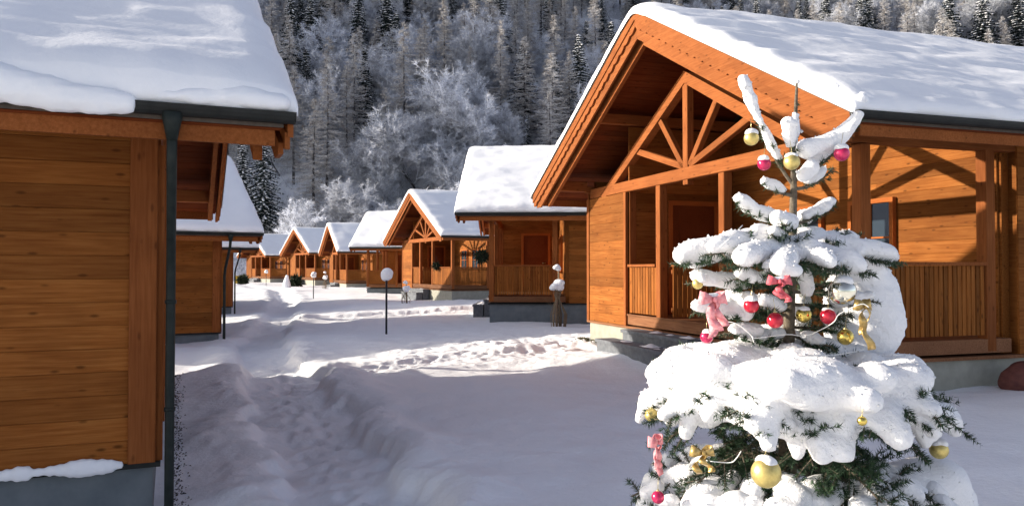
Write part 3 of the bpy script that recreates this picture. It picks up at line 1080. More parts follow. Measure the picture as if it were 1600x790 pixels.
# ------------------------------------------------------------------ forest trees
def rnd_dirs(n, rg):
    v = rg.normal(size=(n, 3))
    return v / np.linalg.norm(v, axis=1, keepdims=True)


def blades(P0, P1, w, rg):
    d = P1 - P0
    n = np.cross(d, rnd_dirs(len(d), rg))
    n /= (np.linalg.norm(n, axis=1, keepdims=True) + 1e-9)
    n *= (np.asarray(w).reshape(-1, 1) * .5)
    V = np.stack([P0 - n, P0 + n, P1 + n * .3], 1).reshape(-1, 3)
    return V, np.arange(len(V)).reshape(-1, 3)


def frusta(segs):
    """4-sided tapered limbs as triangles"""
    p = np.array([s[0] for s in segs]); q = np.array([s[1] for s in segs])
    r0 = np.array([s[2] for s in segs])[:, None]; r1 = np.array([s[3] for s in segs])[:, None]
    d = q - p; d = d / (np.linalg.norm(d, axis=1, keepdims=True) + 1e-9)
    a = np.cross(d, np.where(np.abs(d[:, 2:3]) > .9, np.array([[1., 0, 0]]), np.array([[0, 0, 1.]])))
    a /= np.linalg.norm(a, axis=1, keepdims=True)
    b = np.cross(d, a)
    ring = [a, b, -a, -b]
    V = np.stack([p + r0 * c for c in ring] + [q + r1 * c for c in ring], 1)
    n = len(segs)
    base = (np.arange(n) * 8)[:, None]
    T = []
    for k in range(4):
        k2 = (k + 1) % 4
        T.append(base + np.array([[k, k2, 4 + k2]])); T.append(base + np.array([[k, 4 + k2, 4 + k]]))
    return V.reshape(-1, 3), np.concatenate(T)


def join(parts):
    V = []; T = []; n = 0
    for v, t in parts:
        V.append(v); T.append(t + n); n += len(v)
    return np.concatenate(V), np.concatenate(T)


def unit(v):
    return v / (np.linalg.norm(v) + 1e-9)


def gen_broadleaf(seed, H=11.0, stems=3, spread=.55):
    rg = np.random.default_rng(seed)
    limbs = []; tw0 = []; tw1 = []
    def grow(p, d, ln, r, lv):
        n = 3
        for i in range(n):
            d = unit(d + rg.normal(size=3) * .14 + np.array([0, 0, .07]))
            q = p + d * ln / n
            r1 = r * (1 - .22)
            limbs.append((p, q, r, r1)); p = q; r = r1
            if lv < 3:
                for c in range(2 if lv else (1 if i == 0 else 3)):
                    cd = unit(d + unit(rg.normal(size=3)) * (.75 if lv else spread) + np.array([0, 0, .12]))
                    grow(p, cd, ln * rg.uniform(.5, .72), r * .6, lv + 1)
            else:
                tw0.append(p); tw1.append(d)
        if lv >= 2:
            tw0.append(p); tw1.append(d)
    for s in range(stems):
        a = rg.uniform(0, 6.28)
        grow(np.array([math.cos(a) * .25 * (stems > 1), math.sin(a) * .25 * (stems > 1), -.3]), unit(np.array([math.cos(a) * .3, math.sin(a) * .3, 1.])), H * .46, .13, 0)
    big = [l for l in limbs if l[2] > .05]; fine = [l for l in limbs if l[2] <= .05]
    A = np.array(tw0); D = np.array(tw1)
    k = 5
    A2 = np.repeat(A, k, 0); D2 = np.repeat(D, k, 0) + rg.normal(size=(len(A) * k, 3)) * .65
    D2 /= np.linalg.norm(D2, axis=1, keepdims=True)
    Ln = rg.uniform(.35, .95, size=(len(A2), 1))
    E2 = A2 + D2 * Ln
    A3 = np.repeat(A2 + (E2 - A2) * .4, 2, 0)
    D3 = np.repeat(D2, 2, 0) + rg.normal(size=(len(A3), 3)) * .7
    E3 = A3 + D3 * rg.uniform(.15, .45, size=(len(A3), 1))
    crown = [frusta([(p, q, max(r0 * 1.1, .022), max(r1, .016)) for p, q, r0, r1 in fine]), blades(A2, E2, np.full(len(A2), .05), rg), blades(A3, E3, np.full(len(A3), .045), rg)]
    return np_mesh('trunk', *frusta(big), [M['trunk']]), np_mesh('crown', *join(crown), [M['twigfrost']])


def gen_larch(seed, H=22.0):
    rg = np.random.default_rng(seed)
    n = 12
    pts = [np.array([math.sin(i * .5 + seed) * .08 * i / n * 2, math.cos(i * .4) * .06 * i / n * 2, -.4 + (H + .4) * i / n]) for i in range(n + 1)]
    tr = [(pts[i], pts[i + 1], .24 * (1 - i / n) + .03, .24 * (1 - (i + 1) / n) + .025) for i in range(n)]
    limbs = []; a0 = []; a1 = []; w = []
    z = H * .16
    while z < H - .2:
        f = z / H
        ln = (1 - f) ** .8 * 4.2 + .35
        if f < .35: ln *= .55 + 1.2 * f
        for c in range(5):
            if rg.random() < .12: continue
            t = rg.uniform(0, 6.28)
            L_ = ln * rg.uniform(.55, 1.1)
            b = pts[0] * 0 + np.array([np.interp(z, [p[2] for p in pts], [p[0] for p in pts]), np.interp(z, [p[2] for p in pts], [p[1] for p in pts]), z + rg.uniform(-.2, .2)])
            dirh = np.array([math.cos(t), math.sin(t), 0])
            m = b + dirh * L_ * .5 + np.array([0, 0, -.10 * L_ - .05])
            e = b + dirh * L_ + np.array([0, 0, -.10 * L_ + rg.uniform(-.15, .2)])
            limbs.append((b, m, .05, .042)); limbs.append((m, e, .042, .018))
            k = int(7 + L_ * 9)
            s = rg.uniform(.08, 1, size=k)
            q = np.where(s[:, None] < .5, b + (m - b) * s[:, None] * 2, m + (e - m) * (s[:, None] - .5) * 2)
            side = np.array([-dirh[1], dirh[0], 0])
            dv = dirh * rg.uniform(-.1, .6, size=(k, 1)) + side * rg.choice([-1, 1], size=(k, 1)) * rg.uniform(.2, .9, size=(k, 1)) + np.array([0, 0, 1.]) * rg.uniform(-1.1, .25, size=(k, 1))
            l2 = rg.uniform(.25, .75, size=(k, 1)) * (.5 + .5 * (1 - f))
            a0.append(q); a1.append(q + dv * l2)
        z += H * .017
    A = np.concatenate(a0); E = np.concatenate(a1)
    A2 = np.repeat(A + (E - A) * .45, 2, 0); E2 = A2 + np.repeat(E - A, 2, 0) * .5 + rg.normal(size=A2.shape) * .16
    crown = [frusta(limbs), blades(A, E, np.full(len(A), .04), rg), blades(A2, E2, np.full(len(A2), .036), rg)]
    return np_mesh('trunk', *frusta(tr), [M['trunk']]), np_mesh('crown', *join(crown), [M['larch']])


def gen_spruce(seed, H=17.0, wide=3.0, snow=1.0):
    rg = np.random.default_rng(seed)
    tr = [(np.array([0, 0, -.4]), np.array([0, 0, H * .5]), .25, .14), (np.array([0, 0, H * .5]), np.array([0, 0, H]), .14, .02)]
    V = []; T = []; nv = 0
    a0 = []; a1 = []; w = []
    SV = []; ST = []; ns = 0
    z = H * .07
    oct_f = np.array([[0, 1, 4], [1, 2, 4], [2, 3, 4], [3, 0, 4], [1, 0, 5], [2, 1, 5], [3, 2, 5], [0, 3, 5]])
    while z < H - .15:
        f = z / H
        ln = wide * ((1 - f) ** .82) + .12
        nb = int(5 + 5 * (1 - f))
        ph = rg.uniform(0, 6.28)
        for c in range(nb):
            t = ph + 6.28 * c / nb + rg.uniform(-.25, .25)
            L_ = ln * rg.uniform(.68, 1.12)
            dh = np.array([math.cos(t), math.sin(t), 0.]); sd = np.array([-dh[1], dh[0], 0])
            k = max(3, int(L_ * 3.2))
            s = (np.arange(k) + .6) / k
            drop = L_ * (-.10 * s + -.38 * s ** 2 + .16 * s ** 3) + rg.uniform(-.1, .1)
            c0 = np.array([0, 0, z]) + dh * (s * L_)[:, None] + np.array([0, 0, 1.]) * drop[:, None]
            # hanging needle sprays either side
            for sg in (-1, 1):
                for rep in range(2):
                    wv = (.26 + .42 * (1 - s)) * min(1, L_ * .5) + .12
                    e = c0 + sd * sg * wv[:, None] * rg.uniform(.5, 1.1, size=(k, 1)) + dh * rg.uniform(.05, .45, size=(k, 1)) * .6 + np.array([0, 0, -1.]) * rg.uniform(.05, .42, size=(k, 1)) * (.4 + .6 * (1 - f))
                    a0.append(c0 - sd * sg * .04); a1.append(e); w.append(rg.uniform(.16, .30, size=k))
            a0.append(c0[-1:]); a1.append(c0[-1:] + dh * .35 + np.array([[0, 0, -.10]])); w.append(np.array([.22]))
            # snow pads on the bough
            if rg.random() < .95 * snow:
                for j in range(k):
                    if rg.random() < .22 + (1 - snow) * .4: continue
                    cc = c0[j] + np.array([0, 0, .07]) + rg.normal(size=3) * .03
                    hl = rg.uniform(.18, .36); hw = rg.uniform(.12, .28) * (1 if L_ > 1 else .6); hz = rg.uniform(.06, .13)
                    tz = np.array([0, 0, -.45 * s[j]])
                    ax = unit(dh + tz)
                    SV.append(np.array([cc + ax * hl, cc + sd * hw - [0, 0, .05], cc - ax * hl, cc - sd * hw - [0, 0, .05], cc + [0, 0, hz], cc - [0, 0, hz * .7]]))
                    ST.append(oct_f + ns); ns += 6
        z += .36 + .10 * (1 - f)
    rgA = np.concatenate(a0); rgE = np.concatenate(a1)
    return (np_mesh('trunk', *frusta(tr), [M['trunk']]), np_mesh('crown', *blades(rgA, rgE, np.concatenate(w), rg), [M['spruce']]),
            np_mesh('snow', np.concatenate(SV), np.concatenate(ST), [M['spruce_snow']], smooth=True))


KINDS = {
    'broadleaf': [(gen_broadleaf(100 + i, 11, 1 + i % 3, .5 + .1 * (i % 3)), 11.0) for i in range(5)],
    'larch': [(gen_larch(200 + i), 22.0) for i in range(4)],
    'spruce': [(gen_spruce(300, 17, 3.7, 1.0), 17.0), (gen_spruce(301, 17, 3.2, .9), 17.0), (gen_spruce(302, 17, 4.0, 1.0), 17.0), (gen_spruce(303, 17, 3.4, .7), 17.0)],
}
NAMES = {'broadleaf': 'frosted_tree', 'larch': 'bare_larch', 'spruce': 'snowy_spruce'}
GENERIC = {'broadleaf': ('rime-covered bare broadleaf tree among many on the wooded hillside', 'rimed broadleaf trees on the hillside'),
           'larch': ('tall bare brownish larch among others on the wooded hillside', 'bare larches on the hillside'),
           'spruce': ('dark spruce with snowy boughs among others on the wooded hillside', 'snowy spruces on the hillside')}
tree_rng = random.Random(77)


def plant(kind, x, y, H, label=None, variant=None, squash=1.0):
    i = tree_rng.randrange(len(KINDS[kind])) if variant is None else variant
    meshes, h0 = KINDS[kind][i]
    z = float(ground_z(np.array([x]), np.array([y]), False)[0])
    s = H / h0
    o = empty(NAMES[kind], (x, y, z - .1), tree_rng.uniform(0, 6.28), label or GENERIC[kind][0], 'tree', None if label else GENERIC[kind][1])
    o.scale = (s * squash, s * squash, s)
    for me in meshes:
        link(me.name.split('.')[0], me, o)
    return o


def plant_px(kind, px, py, H, label=None, variant=None, squash=1.0, ymin=103):
    """a tree whose top shows at (px,py) of the photograph and that is H tall: found by walking up the slope"""
    best = None
    for Y in np.arange(ymin, 230, 1.0):
        p = P(px, py, Y)
        g = float(ground_z(np.array([p.x]), np.array([Y]), False)[0])
        e = abs((p.z - g) - H)
        if best is None or e < best[0]: best = (e, p.x, Y, p.z - g)
    return plant(kind, best[1], best[2], max(best[3], H * .6) if best[0] < H * .6 else H, label, variant, squash)


SPEC = [
    ('spruce', 412, 196, 15, 'big spruce with drooping snowy boughs just right of the left chalet eave', 0, 1.1),
    ('spruce', 380, 215, 13, 'snowy spruce half hidden behind the second left chalet roof', 2, 1.1),
    ('larch', 512, 85, 21, 'tall bare larch standing above the open snow slope', 0, 1.0),
    ('larch', 632, 30, 22, 'slender bare larch with white limbs in the middle of the forest', 1, .9),
    ('larch', 782, 28, 21, 'bare brown larch above the side-on chalet roof', 2, .9),
    ('larch', 694, -10, 22, 'bare larch with its tip cut by the top edge, left of the brown larch', 3, .9),
    ('spruce', 905, 52, 18, 'thick snow-laden spruce left of the nearest gable apex', 0, 1.0),
    ('spruce', 868, 88, 15, 'smaller snow-laden spruce against the nearest gable verge', 2, .9),
    ('spruce', 824, 178, 8, 'little dark spruce peeking over the side-on chalet roof', 1, 1.0),
    ('spruce', 605, -40, 20, 'dark spruce at the top edge between two larches', 3, 1.0),
    ('spruce', 742, -25, 15, 'dark spruce tip at the top edge above the brown larch', 1, 1.0),
    ('spruce', 560, -30, 19, 'dark spruce at the top edge right of the tall larch', 3, .9),
    ('spruce', 455, -20, 19, 'dark spruce beside the snowy edge of the left roof', 3, .9),
    ('larch', 930, -20, 20, 'ochre bare larch directly left of the nearest gable apex', 1, 1.0),
    ('spruce', 1182, -6, 14, 'snowy spruce tip over the middle of the nearest roof', 2, 1.0),
    ('spruce', 1290, -18, 17, 'left snowy spruce of the pair over the nearest roof', 0, 1.1),
    ('spruce', 1345, -12, 17, 'right snowy spruce of the pair over the nearest roof', 2, 1.1),
    ('spruce', 1482, -22, 19, 'sunlit snowy spruce at the upper right over the roof', 0, 1.2),
    ('spruce', 1535, -15, 19, 'broad snowy spruce near the upper right corner', 2, 1.2),
    ('spruce', 1590, -30, 20, 'dark snowy spruce cut by the right edge', 1, 1.2),
    ('broadleaf', 1440, 10, 11, 'rimed bush-like tree between the spruces over the roof', 1, 1.2),
    ('broadleaf', 740, 150, 12, 'bright rimed tree over the left end of the side-on roof', 1, 1.3),
    ('broadleaf', 660, 175, 12, 'wide rimed tree above the second gable on the right', 2, 1.4),
    ('broadleaf', 800, 165, 11, 'rimed tree with fine white twigs left of the little spruce', 0, 1.3),
    ('broadleaf', 590, 225, 10, 'low rimed tree at the foot of the slope above the broad roof', 3, 1.4),
]
spots = []
for k, px, py, H, lab, var, sq in SPEC:
    o = plant_px(k, px, py, H, lab, var, sq)
    spots.append((o.location.x, o.location.y))
tries = 0
count = {'broadleaf': 0, 'larch': 0, 'spruce': 0}
while tries < 20000 and sum(count.values()) < 520:
    tries += 1
    y = tree_rng.uniform(97, 215)
    px = tree_rng.uniform(300, 1680)
    x = (px - 800) / F * y
    g = float(ground_z(np.array([x]), np.array([y]), False)[0])
    py = 420 - (g - EYE) / y * F
    if px < 450 and y < 110: continue
    if 415 < px < 565 and y < 116 and tree_rng.random() < .72: continue
    if px > 980 and (py > 260 or y < 120): continue
    if py < -60: continue
    if any((x - a) ** 2 + (y - b) ** 2 < (2.6 if y < 150 else 3.2) ** 2 for a, b in spots): continue
    n = float(vnoise(np.array([x * .035]), np.array([y * .035]), 91)[0])
    r = tree_rng.random()
    if y < 108: k = 'broadleaf' if r < .93 else 'spruce'
    elif y < 135: k = 'broadleaf' if r < .58 - .2 * n else ('larch' if r < .88 else 'spruce')
    else: k = 'broadleaf' if r < .36 else ('larch' if r < .80 - .15 * n else 'spruce')
    if count[k] >= 280: continue
    H = {'broadleaf': tree_rng.uniform(7.5, 14), 'larch': tree_rng.uniform(13, 21), 'spruce': tree_rng.uniform(9, 17)}[k]
    if px > 980: H *= .9
    zone = ('near the left roof', 'above the open snow slope', 'in the middle', 'above the side-on chalet', 'above the nearest roof')[int(np.searchsorted([440, 570, 710, 900], px))]
    row = ('low ', '', 'high ')[int(np.searchsorted([112, 140], y))]
    lab = {'broadleaf': 'rime-covered bare broadleaf tree ', 'larch': 'tall bare brownish larch ', 'spruce': 'dark spruce with snowy boughs '}[k] + row + 'on the wooded hillside ' + zone
    o = plant(k, x, y, H, squash=tree_rng.uniform(.95, 1.35))
    o['label'] = lab
    spots.append((x, y)); count[k] += 1

# frosted brush between the trunks: nobody could count it
def make_brush():
    rg = np.random.default_rng(5)
    n = 8000
    y = rg.uniform(99, 200, n); x = (rg.uniform(300, 1650, n) - 800) / F * y
    keep = ~((np.abs((x / y * F + 800) - 440) < 130) & (y < 112)) | (rg.random(n) < .5)
    x = x[keep]; y = y[keep]; n = len(x)
    z = ground_z(x, y, False)
    c = np.stack([x, y, z - .05], -1)
    k = 26
    A = np.repeat(c, k, 0) + rg.normal(size=(n * k, 3)) * np.array([.3, .3, .0])
    D = rg.normal(size=(n * k, 3)) * np.array([.6, .6, .4]) + np.array([0, 0, 1.0])
    L_ = np.repeat(rg.uniform(.7, 3.2, n), k)[:, None] * rg.uniform(.4, 1, size=(n * k, 1))
    E = A + D * L_
    A2 = np.repeat(A + (E - A) * .55, 2, 0); E2 = A2 + rg.normal(size=A2.shape) * .35 + np.array([0, 0, .2])
    V, T = join([blades(A, E, np.full(len(A), .05), rg), blades(A2, E2, np.full(len(A2), .05), rg)])
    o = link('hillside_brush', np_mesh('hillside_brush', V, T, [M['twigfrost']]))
    tag(o, 'frosted undergrowth covering the wooded hillside', 'undergrowth', None, 'stuff')


make_brush()

# ------------------------------------------------------------------ lamps along the lane
def lamp(px, Y, top_px, label, big=1.0):
    x, y = corner_at(px, Y)
    z = gz(x, y)
    ztop = P(px, top_px, Y).z
    H = ztop - z
    o = empty('path_lamp', (x, y, z - .02), 0, label, 'lamp', 'path lamps beside the trodden lane')
    MB().lathe([(.0, -.3), (.028, -.3), (.028, H - .32), (.05, H - .31), (.055, H - .27), (0, H - .27)], 12).build('pole', M['black'], o, True)
    prof = [(.05, H - .29), (.09, H - .27), (.115, H - .2), (.12, H - .12), (.10, H - .05), (.0, H - .03)]
    MB().lathe(prof, 16).build('globe', M['white_globe'], o, True)
    pr = []
    lr = random.Random(int(px))
    for i in range(16):
        t = lr.uniform(0, 6.28); q = lr.uniform(.02, .12)
        zz = lr.uniform(H - .27, H - .07)
        c = (math.cos(t) * q, math.sin(t) * q, zz)
        r = lr.uniform(.055, .08)
        pr.append((c, c, r, r, .9))
    pr.append(((0, 0, H - .20), (.02, 0, H - .09), .14, .13, .8))
    lumps('snow_cap', pr, .018, k=.02, parent=o, mat=M['snow_roof'])
    return o


lamp(604, 20.8, 418, 'nearest path lamp, black post with snow-swollen head before the fan truss chalet')
lamp(490, 45.0, 424, 'second path lamp, small black post in the middle of the lane')
lamp(416, 75.0, 421, 'farthest path lamp, tiny black post before the farthest chalet')

# ------------------------------------------------------------------ pollard willow bundle before the side-on chalet
def pollard(px, Y, py_bot, H, label, twigs, seed, cap=True, group=None):
    x, y = corner_at(px, Y)
    z = gz(x, y)
    lr = random.Random(seed)
    o = empty('twig_bundle', (x, y, z - .03), 0, label, 'twig bundle', group)
    MB().tube([(.06, 0, -.1), (.05, .01, H * .4), (.04, 0, H * .72), (.03, 0, H)], [.034, .03, .028, .022], 8).build('post', M['twig'], o, True)
    mb = MB()
    for i in range(twigs):
        a = lr.uniform(0, 6.28); b = lr.uniform(.10, .24)
        p0 = (math.cos(a) * b, math.sin(a) * b, -.05)
        p1 = (math.cos(a) * b * 1.2, math.sin(a) * b * 1.2, H * .22)
        p2 = (math.cos(a) * .05, math.sin(a) * .05, H * .48)
        p3 = (math.cos(a) * lr.uniform(.05, .16), math.sin(a) * lr.uniform(.05, .16), H * lr.uniform(.6, .72))
        mb.tube([p0, p1, p2, p3], [.011, .011, .010, .005], 5)
    mb.build('twigs', M['twig'], o)
    mb = MB()
    for i in range(7):
        a = lr.uniform(0, 6.28); l_ = lr.uniform(.2, .45)
        z0 = H * lr.uniform(.1, .6)
        mb.tube([(0, 0, z0 * .6), (math.cos(a) * l_ * .6, math.sin(a) * .2, z0 + l_ * .5), (math.cos(a) * l_, math.sin(a) * .3, z0 + l_)], [.007, .005, .002], 4)
    mb.build('stray_twigs', M['twig'], o)
    pr = []
    for i in range(12):
        a = lr.uniform(0, 6.28); q = lr.uniform(.02, .17)
        c = (math.cos(a) * q, math.sin(a) * q, H * .68 + lr.uniform(-.05, .14))
        r = lr.uniform(.07, .12)
        pr.append((c, c, r, r, .8))
    pr.append(((.03, 0, H), (.0, 0, H + .05), .07, .07, 1)); pr.append(((-.06, 0, H + .03), (-.05, 0, H + .04), .07, .06, .8))
    lumps('snow', pr, .022, k=.02, parent=o, mat=M['snow_roof'])
    return o


pollard(871, 21.6, 503, 1.62, 'bundle of bare twigs round a post with snow cap before the side-on chalet', 26, 3)
pollard(634, 36.0, 474, .95, 'small snow-capped stake with twigs before the fan truss chalet steps', 8, 4)
pollard(508, 60.0, 460, 1.25, 'snow-laden twig bundle before the narrow-looking chalet', 12, 5)


def snow_figure(px, Y, label, H):
    x, y = corner_at(px, Y); z = gz(x, y)
    o = lumps('snow_heap', [((0, 0, 0), (0, 0, H * .25), H * .32, H * .3, 1), ((0, 0, H * .5), (0, 0, H * .6), H * .22, H * .2, 1), ((.03, 0, H * .88), (.03, 0, H * .9), H * .13, H * .12, 1)], .06, k=.05, mat=M['snow_roof'])
    o.location = (x, y, z)
    tag(o, label, 'snow figure')
    return o


snow_figure(448, 68.0, 'small figure of piled snow before the bright gable truss chalet', 1.15)

# evergreen shrubs and hanging baskets
def leaf_ball(name, c, r, n, seed, label, cat, mat, snow=0, group=None, droop=0):
    rg = np.random.default_rng(seed)
    d = rnd_dirs(n, rg) * (rg.random((n, 1)) ** .4) * r
    A = d * .6; E = d + rg.normal(size=(n, 3)) * r * .22 + np.array([0, 0, -droop * r])
    V, T = blades(A, E, np.full(n, r * .16), rg)
    o = empty(name, c, 0, label, cat, group)
    link('leaves', np_mesh('leaves', V, T, [mat]), o)
    return o


x_, y_ = corner_at(462, 72.0)
o = leaf_ball('dark_shrub', (x_, y_, gz(x_, y_) + .45), .75, 900, 1, 'dark round evergreen shrub beside the bright gable truss chalet', 'shrub', M['shrub'])
MB().tube([(0, 0, -.7), (0, 0, .2)], [.05, .03], 6).build('stem', M['twig'], o)
x_, y_ = corner_at(380, 80.0)
o = leaf_ball('dark_shrub', (x_, y_, gz(x_, y_) + .35), .7, 900, 2, 'dark evergreen shrub beside the yellow bin', 'shrub', M['shrub'])
MB().tube([(0, 0, -.7), (0, 0, .2)], [.05, .03], 6).build('stem', M['twig'], o)


def basket(house_o, u, v, z, label, r=.26):
    m = house_o.matrix_basis
    c = Matrix.LocRotScale(house_o.location, house_o.rotation_euler, None) @ Vector((u, v, z))
    o = leaf_ball('hanging_basket', c, r, 700, int(u * 100), label, 'hanging basket', M['shrub'], droop=.25)
    MB().lathe([(.02, -.14), (.11, -.12), (.15, .02), (.145, .03), (.10, -.1), (0.01, -.12)], 14).build('pot', M['soil'], o, True)
    mb = MB()
    for k in range(3):
        t = k * 2.094
        mb.tube([(math.cos(t) * .14, math.sin(t) * .14, .02), (0, 0, .5)], .006, 4)
    mb.build('chain', M['black'], o)


basket(R2, W - .1, -.22, 1.45, 'dark plant in a hanging basket at the side-on chalet corner post')
basket(R3, 5.9, -.12, 1.25, 'dark plant in a hanging basket on the fan truss chalet veranda')

# yellow bin far off
x_, y_ = corner_at(372, 82.0)
o = empty('yellow_bin', (x_, y_, gz(x_, y_) - .02), .3, 'small yellow bin at the far end of the lane', 'bin')
MB().box(-.22, .22, -.2, .2, 0, .75).build('body', M['yellow'], o)
MB().box(-.25, .25, -.23, .23, .752, .83).build('lid', M['yellow'], o)

# red-brown rock against the nearest right foundation
mR1 = Matrix.LocRotScale(R1.location, R1.rotation_euler, None)
c = mR1 @ Vector((W + .40, 2.05, -.30))
o = lumps('rock', [((0, 0, 0), (.04, .06, .04), .24, .20, .8), ((.12, -.05, -.06), (.16, 0, -.04), .17, .15, .8), ((-.12, .05, -.08), (-.1, 0, -.08), .16, .15, .8)], .03, k=.04, nfreq=11, namp=.015, mat=M['rock'])
o.location = (c.x, c.y, gz(c.x, c.y) + .14)
tag(o, 'dark reddish boulder leaning against the grey foundation at the right edge', 'rock')

# gravel strip under the left chalet's gable edge: uncountable
def gravel():
    rg = np.random.default_rng(3)
    m = Matrix.LocRotScale(L1.location, L1.rotation_euler, None)
    n = 900
    u = rg.uniform(-.9, 7.5, n); v = -.14 - np.abs(rg.normal(size=n)) * .06
    V = []; T = []
    base = np.array([[1, 0, 0], [-.5, .8, 0], [-.5, -.8, 0], [0, 0, .8]], float)
    f = np.array([[0, 1, 3], [1, 2, 3], [2, 0, 3], [0, 2, 1]])
    pts = [m @ Vector((a, b, 0)) for a, b in zip(u, v)]
    zz = ground_z(np.array([p.x for p in pts]), np.array([p.y for p in pts]))
    for i, p in enumerate(pts):
        s = rg.uniform(.004, .019); t = rg.uniform(0, 6.28)
        R_ = np.array([[math.cos(t), -math.sin(t), 0], [math.sin(t), math.cos(t), 0], [0, 0, 1]])
        V.append((base * s * rg.uniform(.6, 1.4, size=(1, 3))) @ R_.T + np.array([p.x, p.y, zz[i] - s * .15])); T.append(f + 4 * i)
    o = link('gravel', np_mesh('gravel', np.concatenate(V), np.concatenate(T), [M['soil']]))
    tag(o, 'dark gravel and dirt scattered on the snow along the left chalet', 'gravel', None, 'stuff')


gravel()
# mossy strip at the foot of the nearest right chalet's sunny foundation
def moss():
    rg = np.random.default_rng(8)
    n = 1400
    u = rg.uniform(-.3, 2.1, n); v = -.03 - np.abs(rg.normal(size=n)) * .07
    pts = [mR1 @ Vector((a, b, 0)) for a, b in zip(u, v)]
    zz = ground_z(np.array([p.x for p in pts]), np.array([p.y for p in pts]))
    A = np.array([(p.x, p.y, z - .02) for p, z in zip(pts, zz)])
    E = A + rg.normal(size=A.shape) * np.array([.04, .04, .01]) + np.array([0, 0, .05])
    o = link('moss', np_mesh('moss', *blades(A, E, np.full(n, .03), rg), [M['moss']]))
    tag(o, 'mossy grass strip at the foot of the nearest right foundation', 'moss', None, 'stuff')


moss()

# ------------------------------------------------------------------ the decorated fir
TY = 2.8
fir_base = P(1234, 400, TY)
FX, FY = fir_base.x, TY
FZ = gz(FX, FY)
fir = empty('christmas_fir', (FX, FY, FZ), 0, 'snow-laden fir decorated with baubles and bows in the foreground', 'fir tree')


def TP(px, py, dy=0.0):
    p = P(px, py, TY + dy)
    return np.array([p.x - FX, p.y - FY, p.z - FZ])


tk = [np.array([0, 0, -.25]), np.array([.0, 0, .3]), TP(1230, 700), TP(1231, 600), TP(1232, 545), TP(1234, 470), TP(1237, 400), TP(1239, 340), TP(1240, 300), TP(1240, 240), TP(1243, 180), TP(1245, 128)]
MB().tube([Vector(p) for p in tk], [.05, .045, .03, .025, .021, .019, .016, .014, .012, .009, .007, .004], 10).build('trunk', M['bark'], fir, True)
frg = np.random.default_rng(42)


def needles_on(p0, p1, n, nl, rg, fwd=.55):
    s = rg.random((n, 1))
    A = p0 + (p1 - p0) * s
    d = unit(p1 - p0)
    r = rnd_dirs(n, rg)
    r = r - (r @ d)[:, None] * d
    r /= (np.linalg.norm(r, axis=1, keepdims=True) + 1e-9)
    E = A + (r + d * fwd) * nl * rg.uniform(.7, 1.15, size=(n, 1))
    return A, E


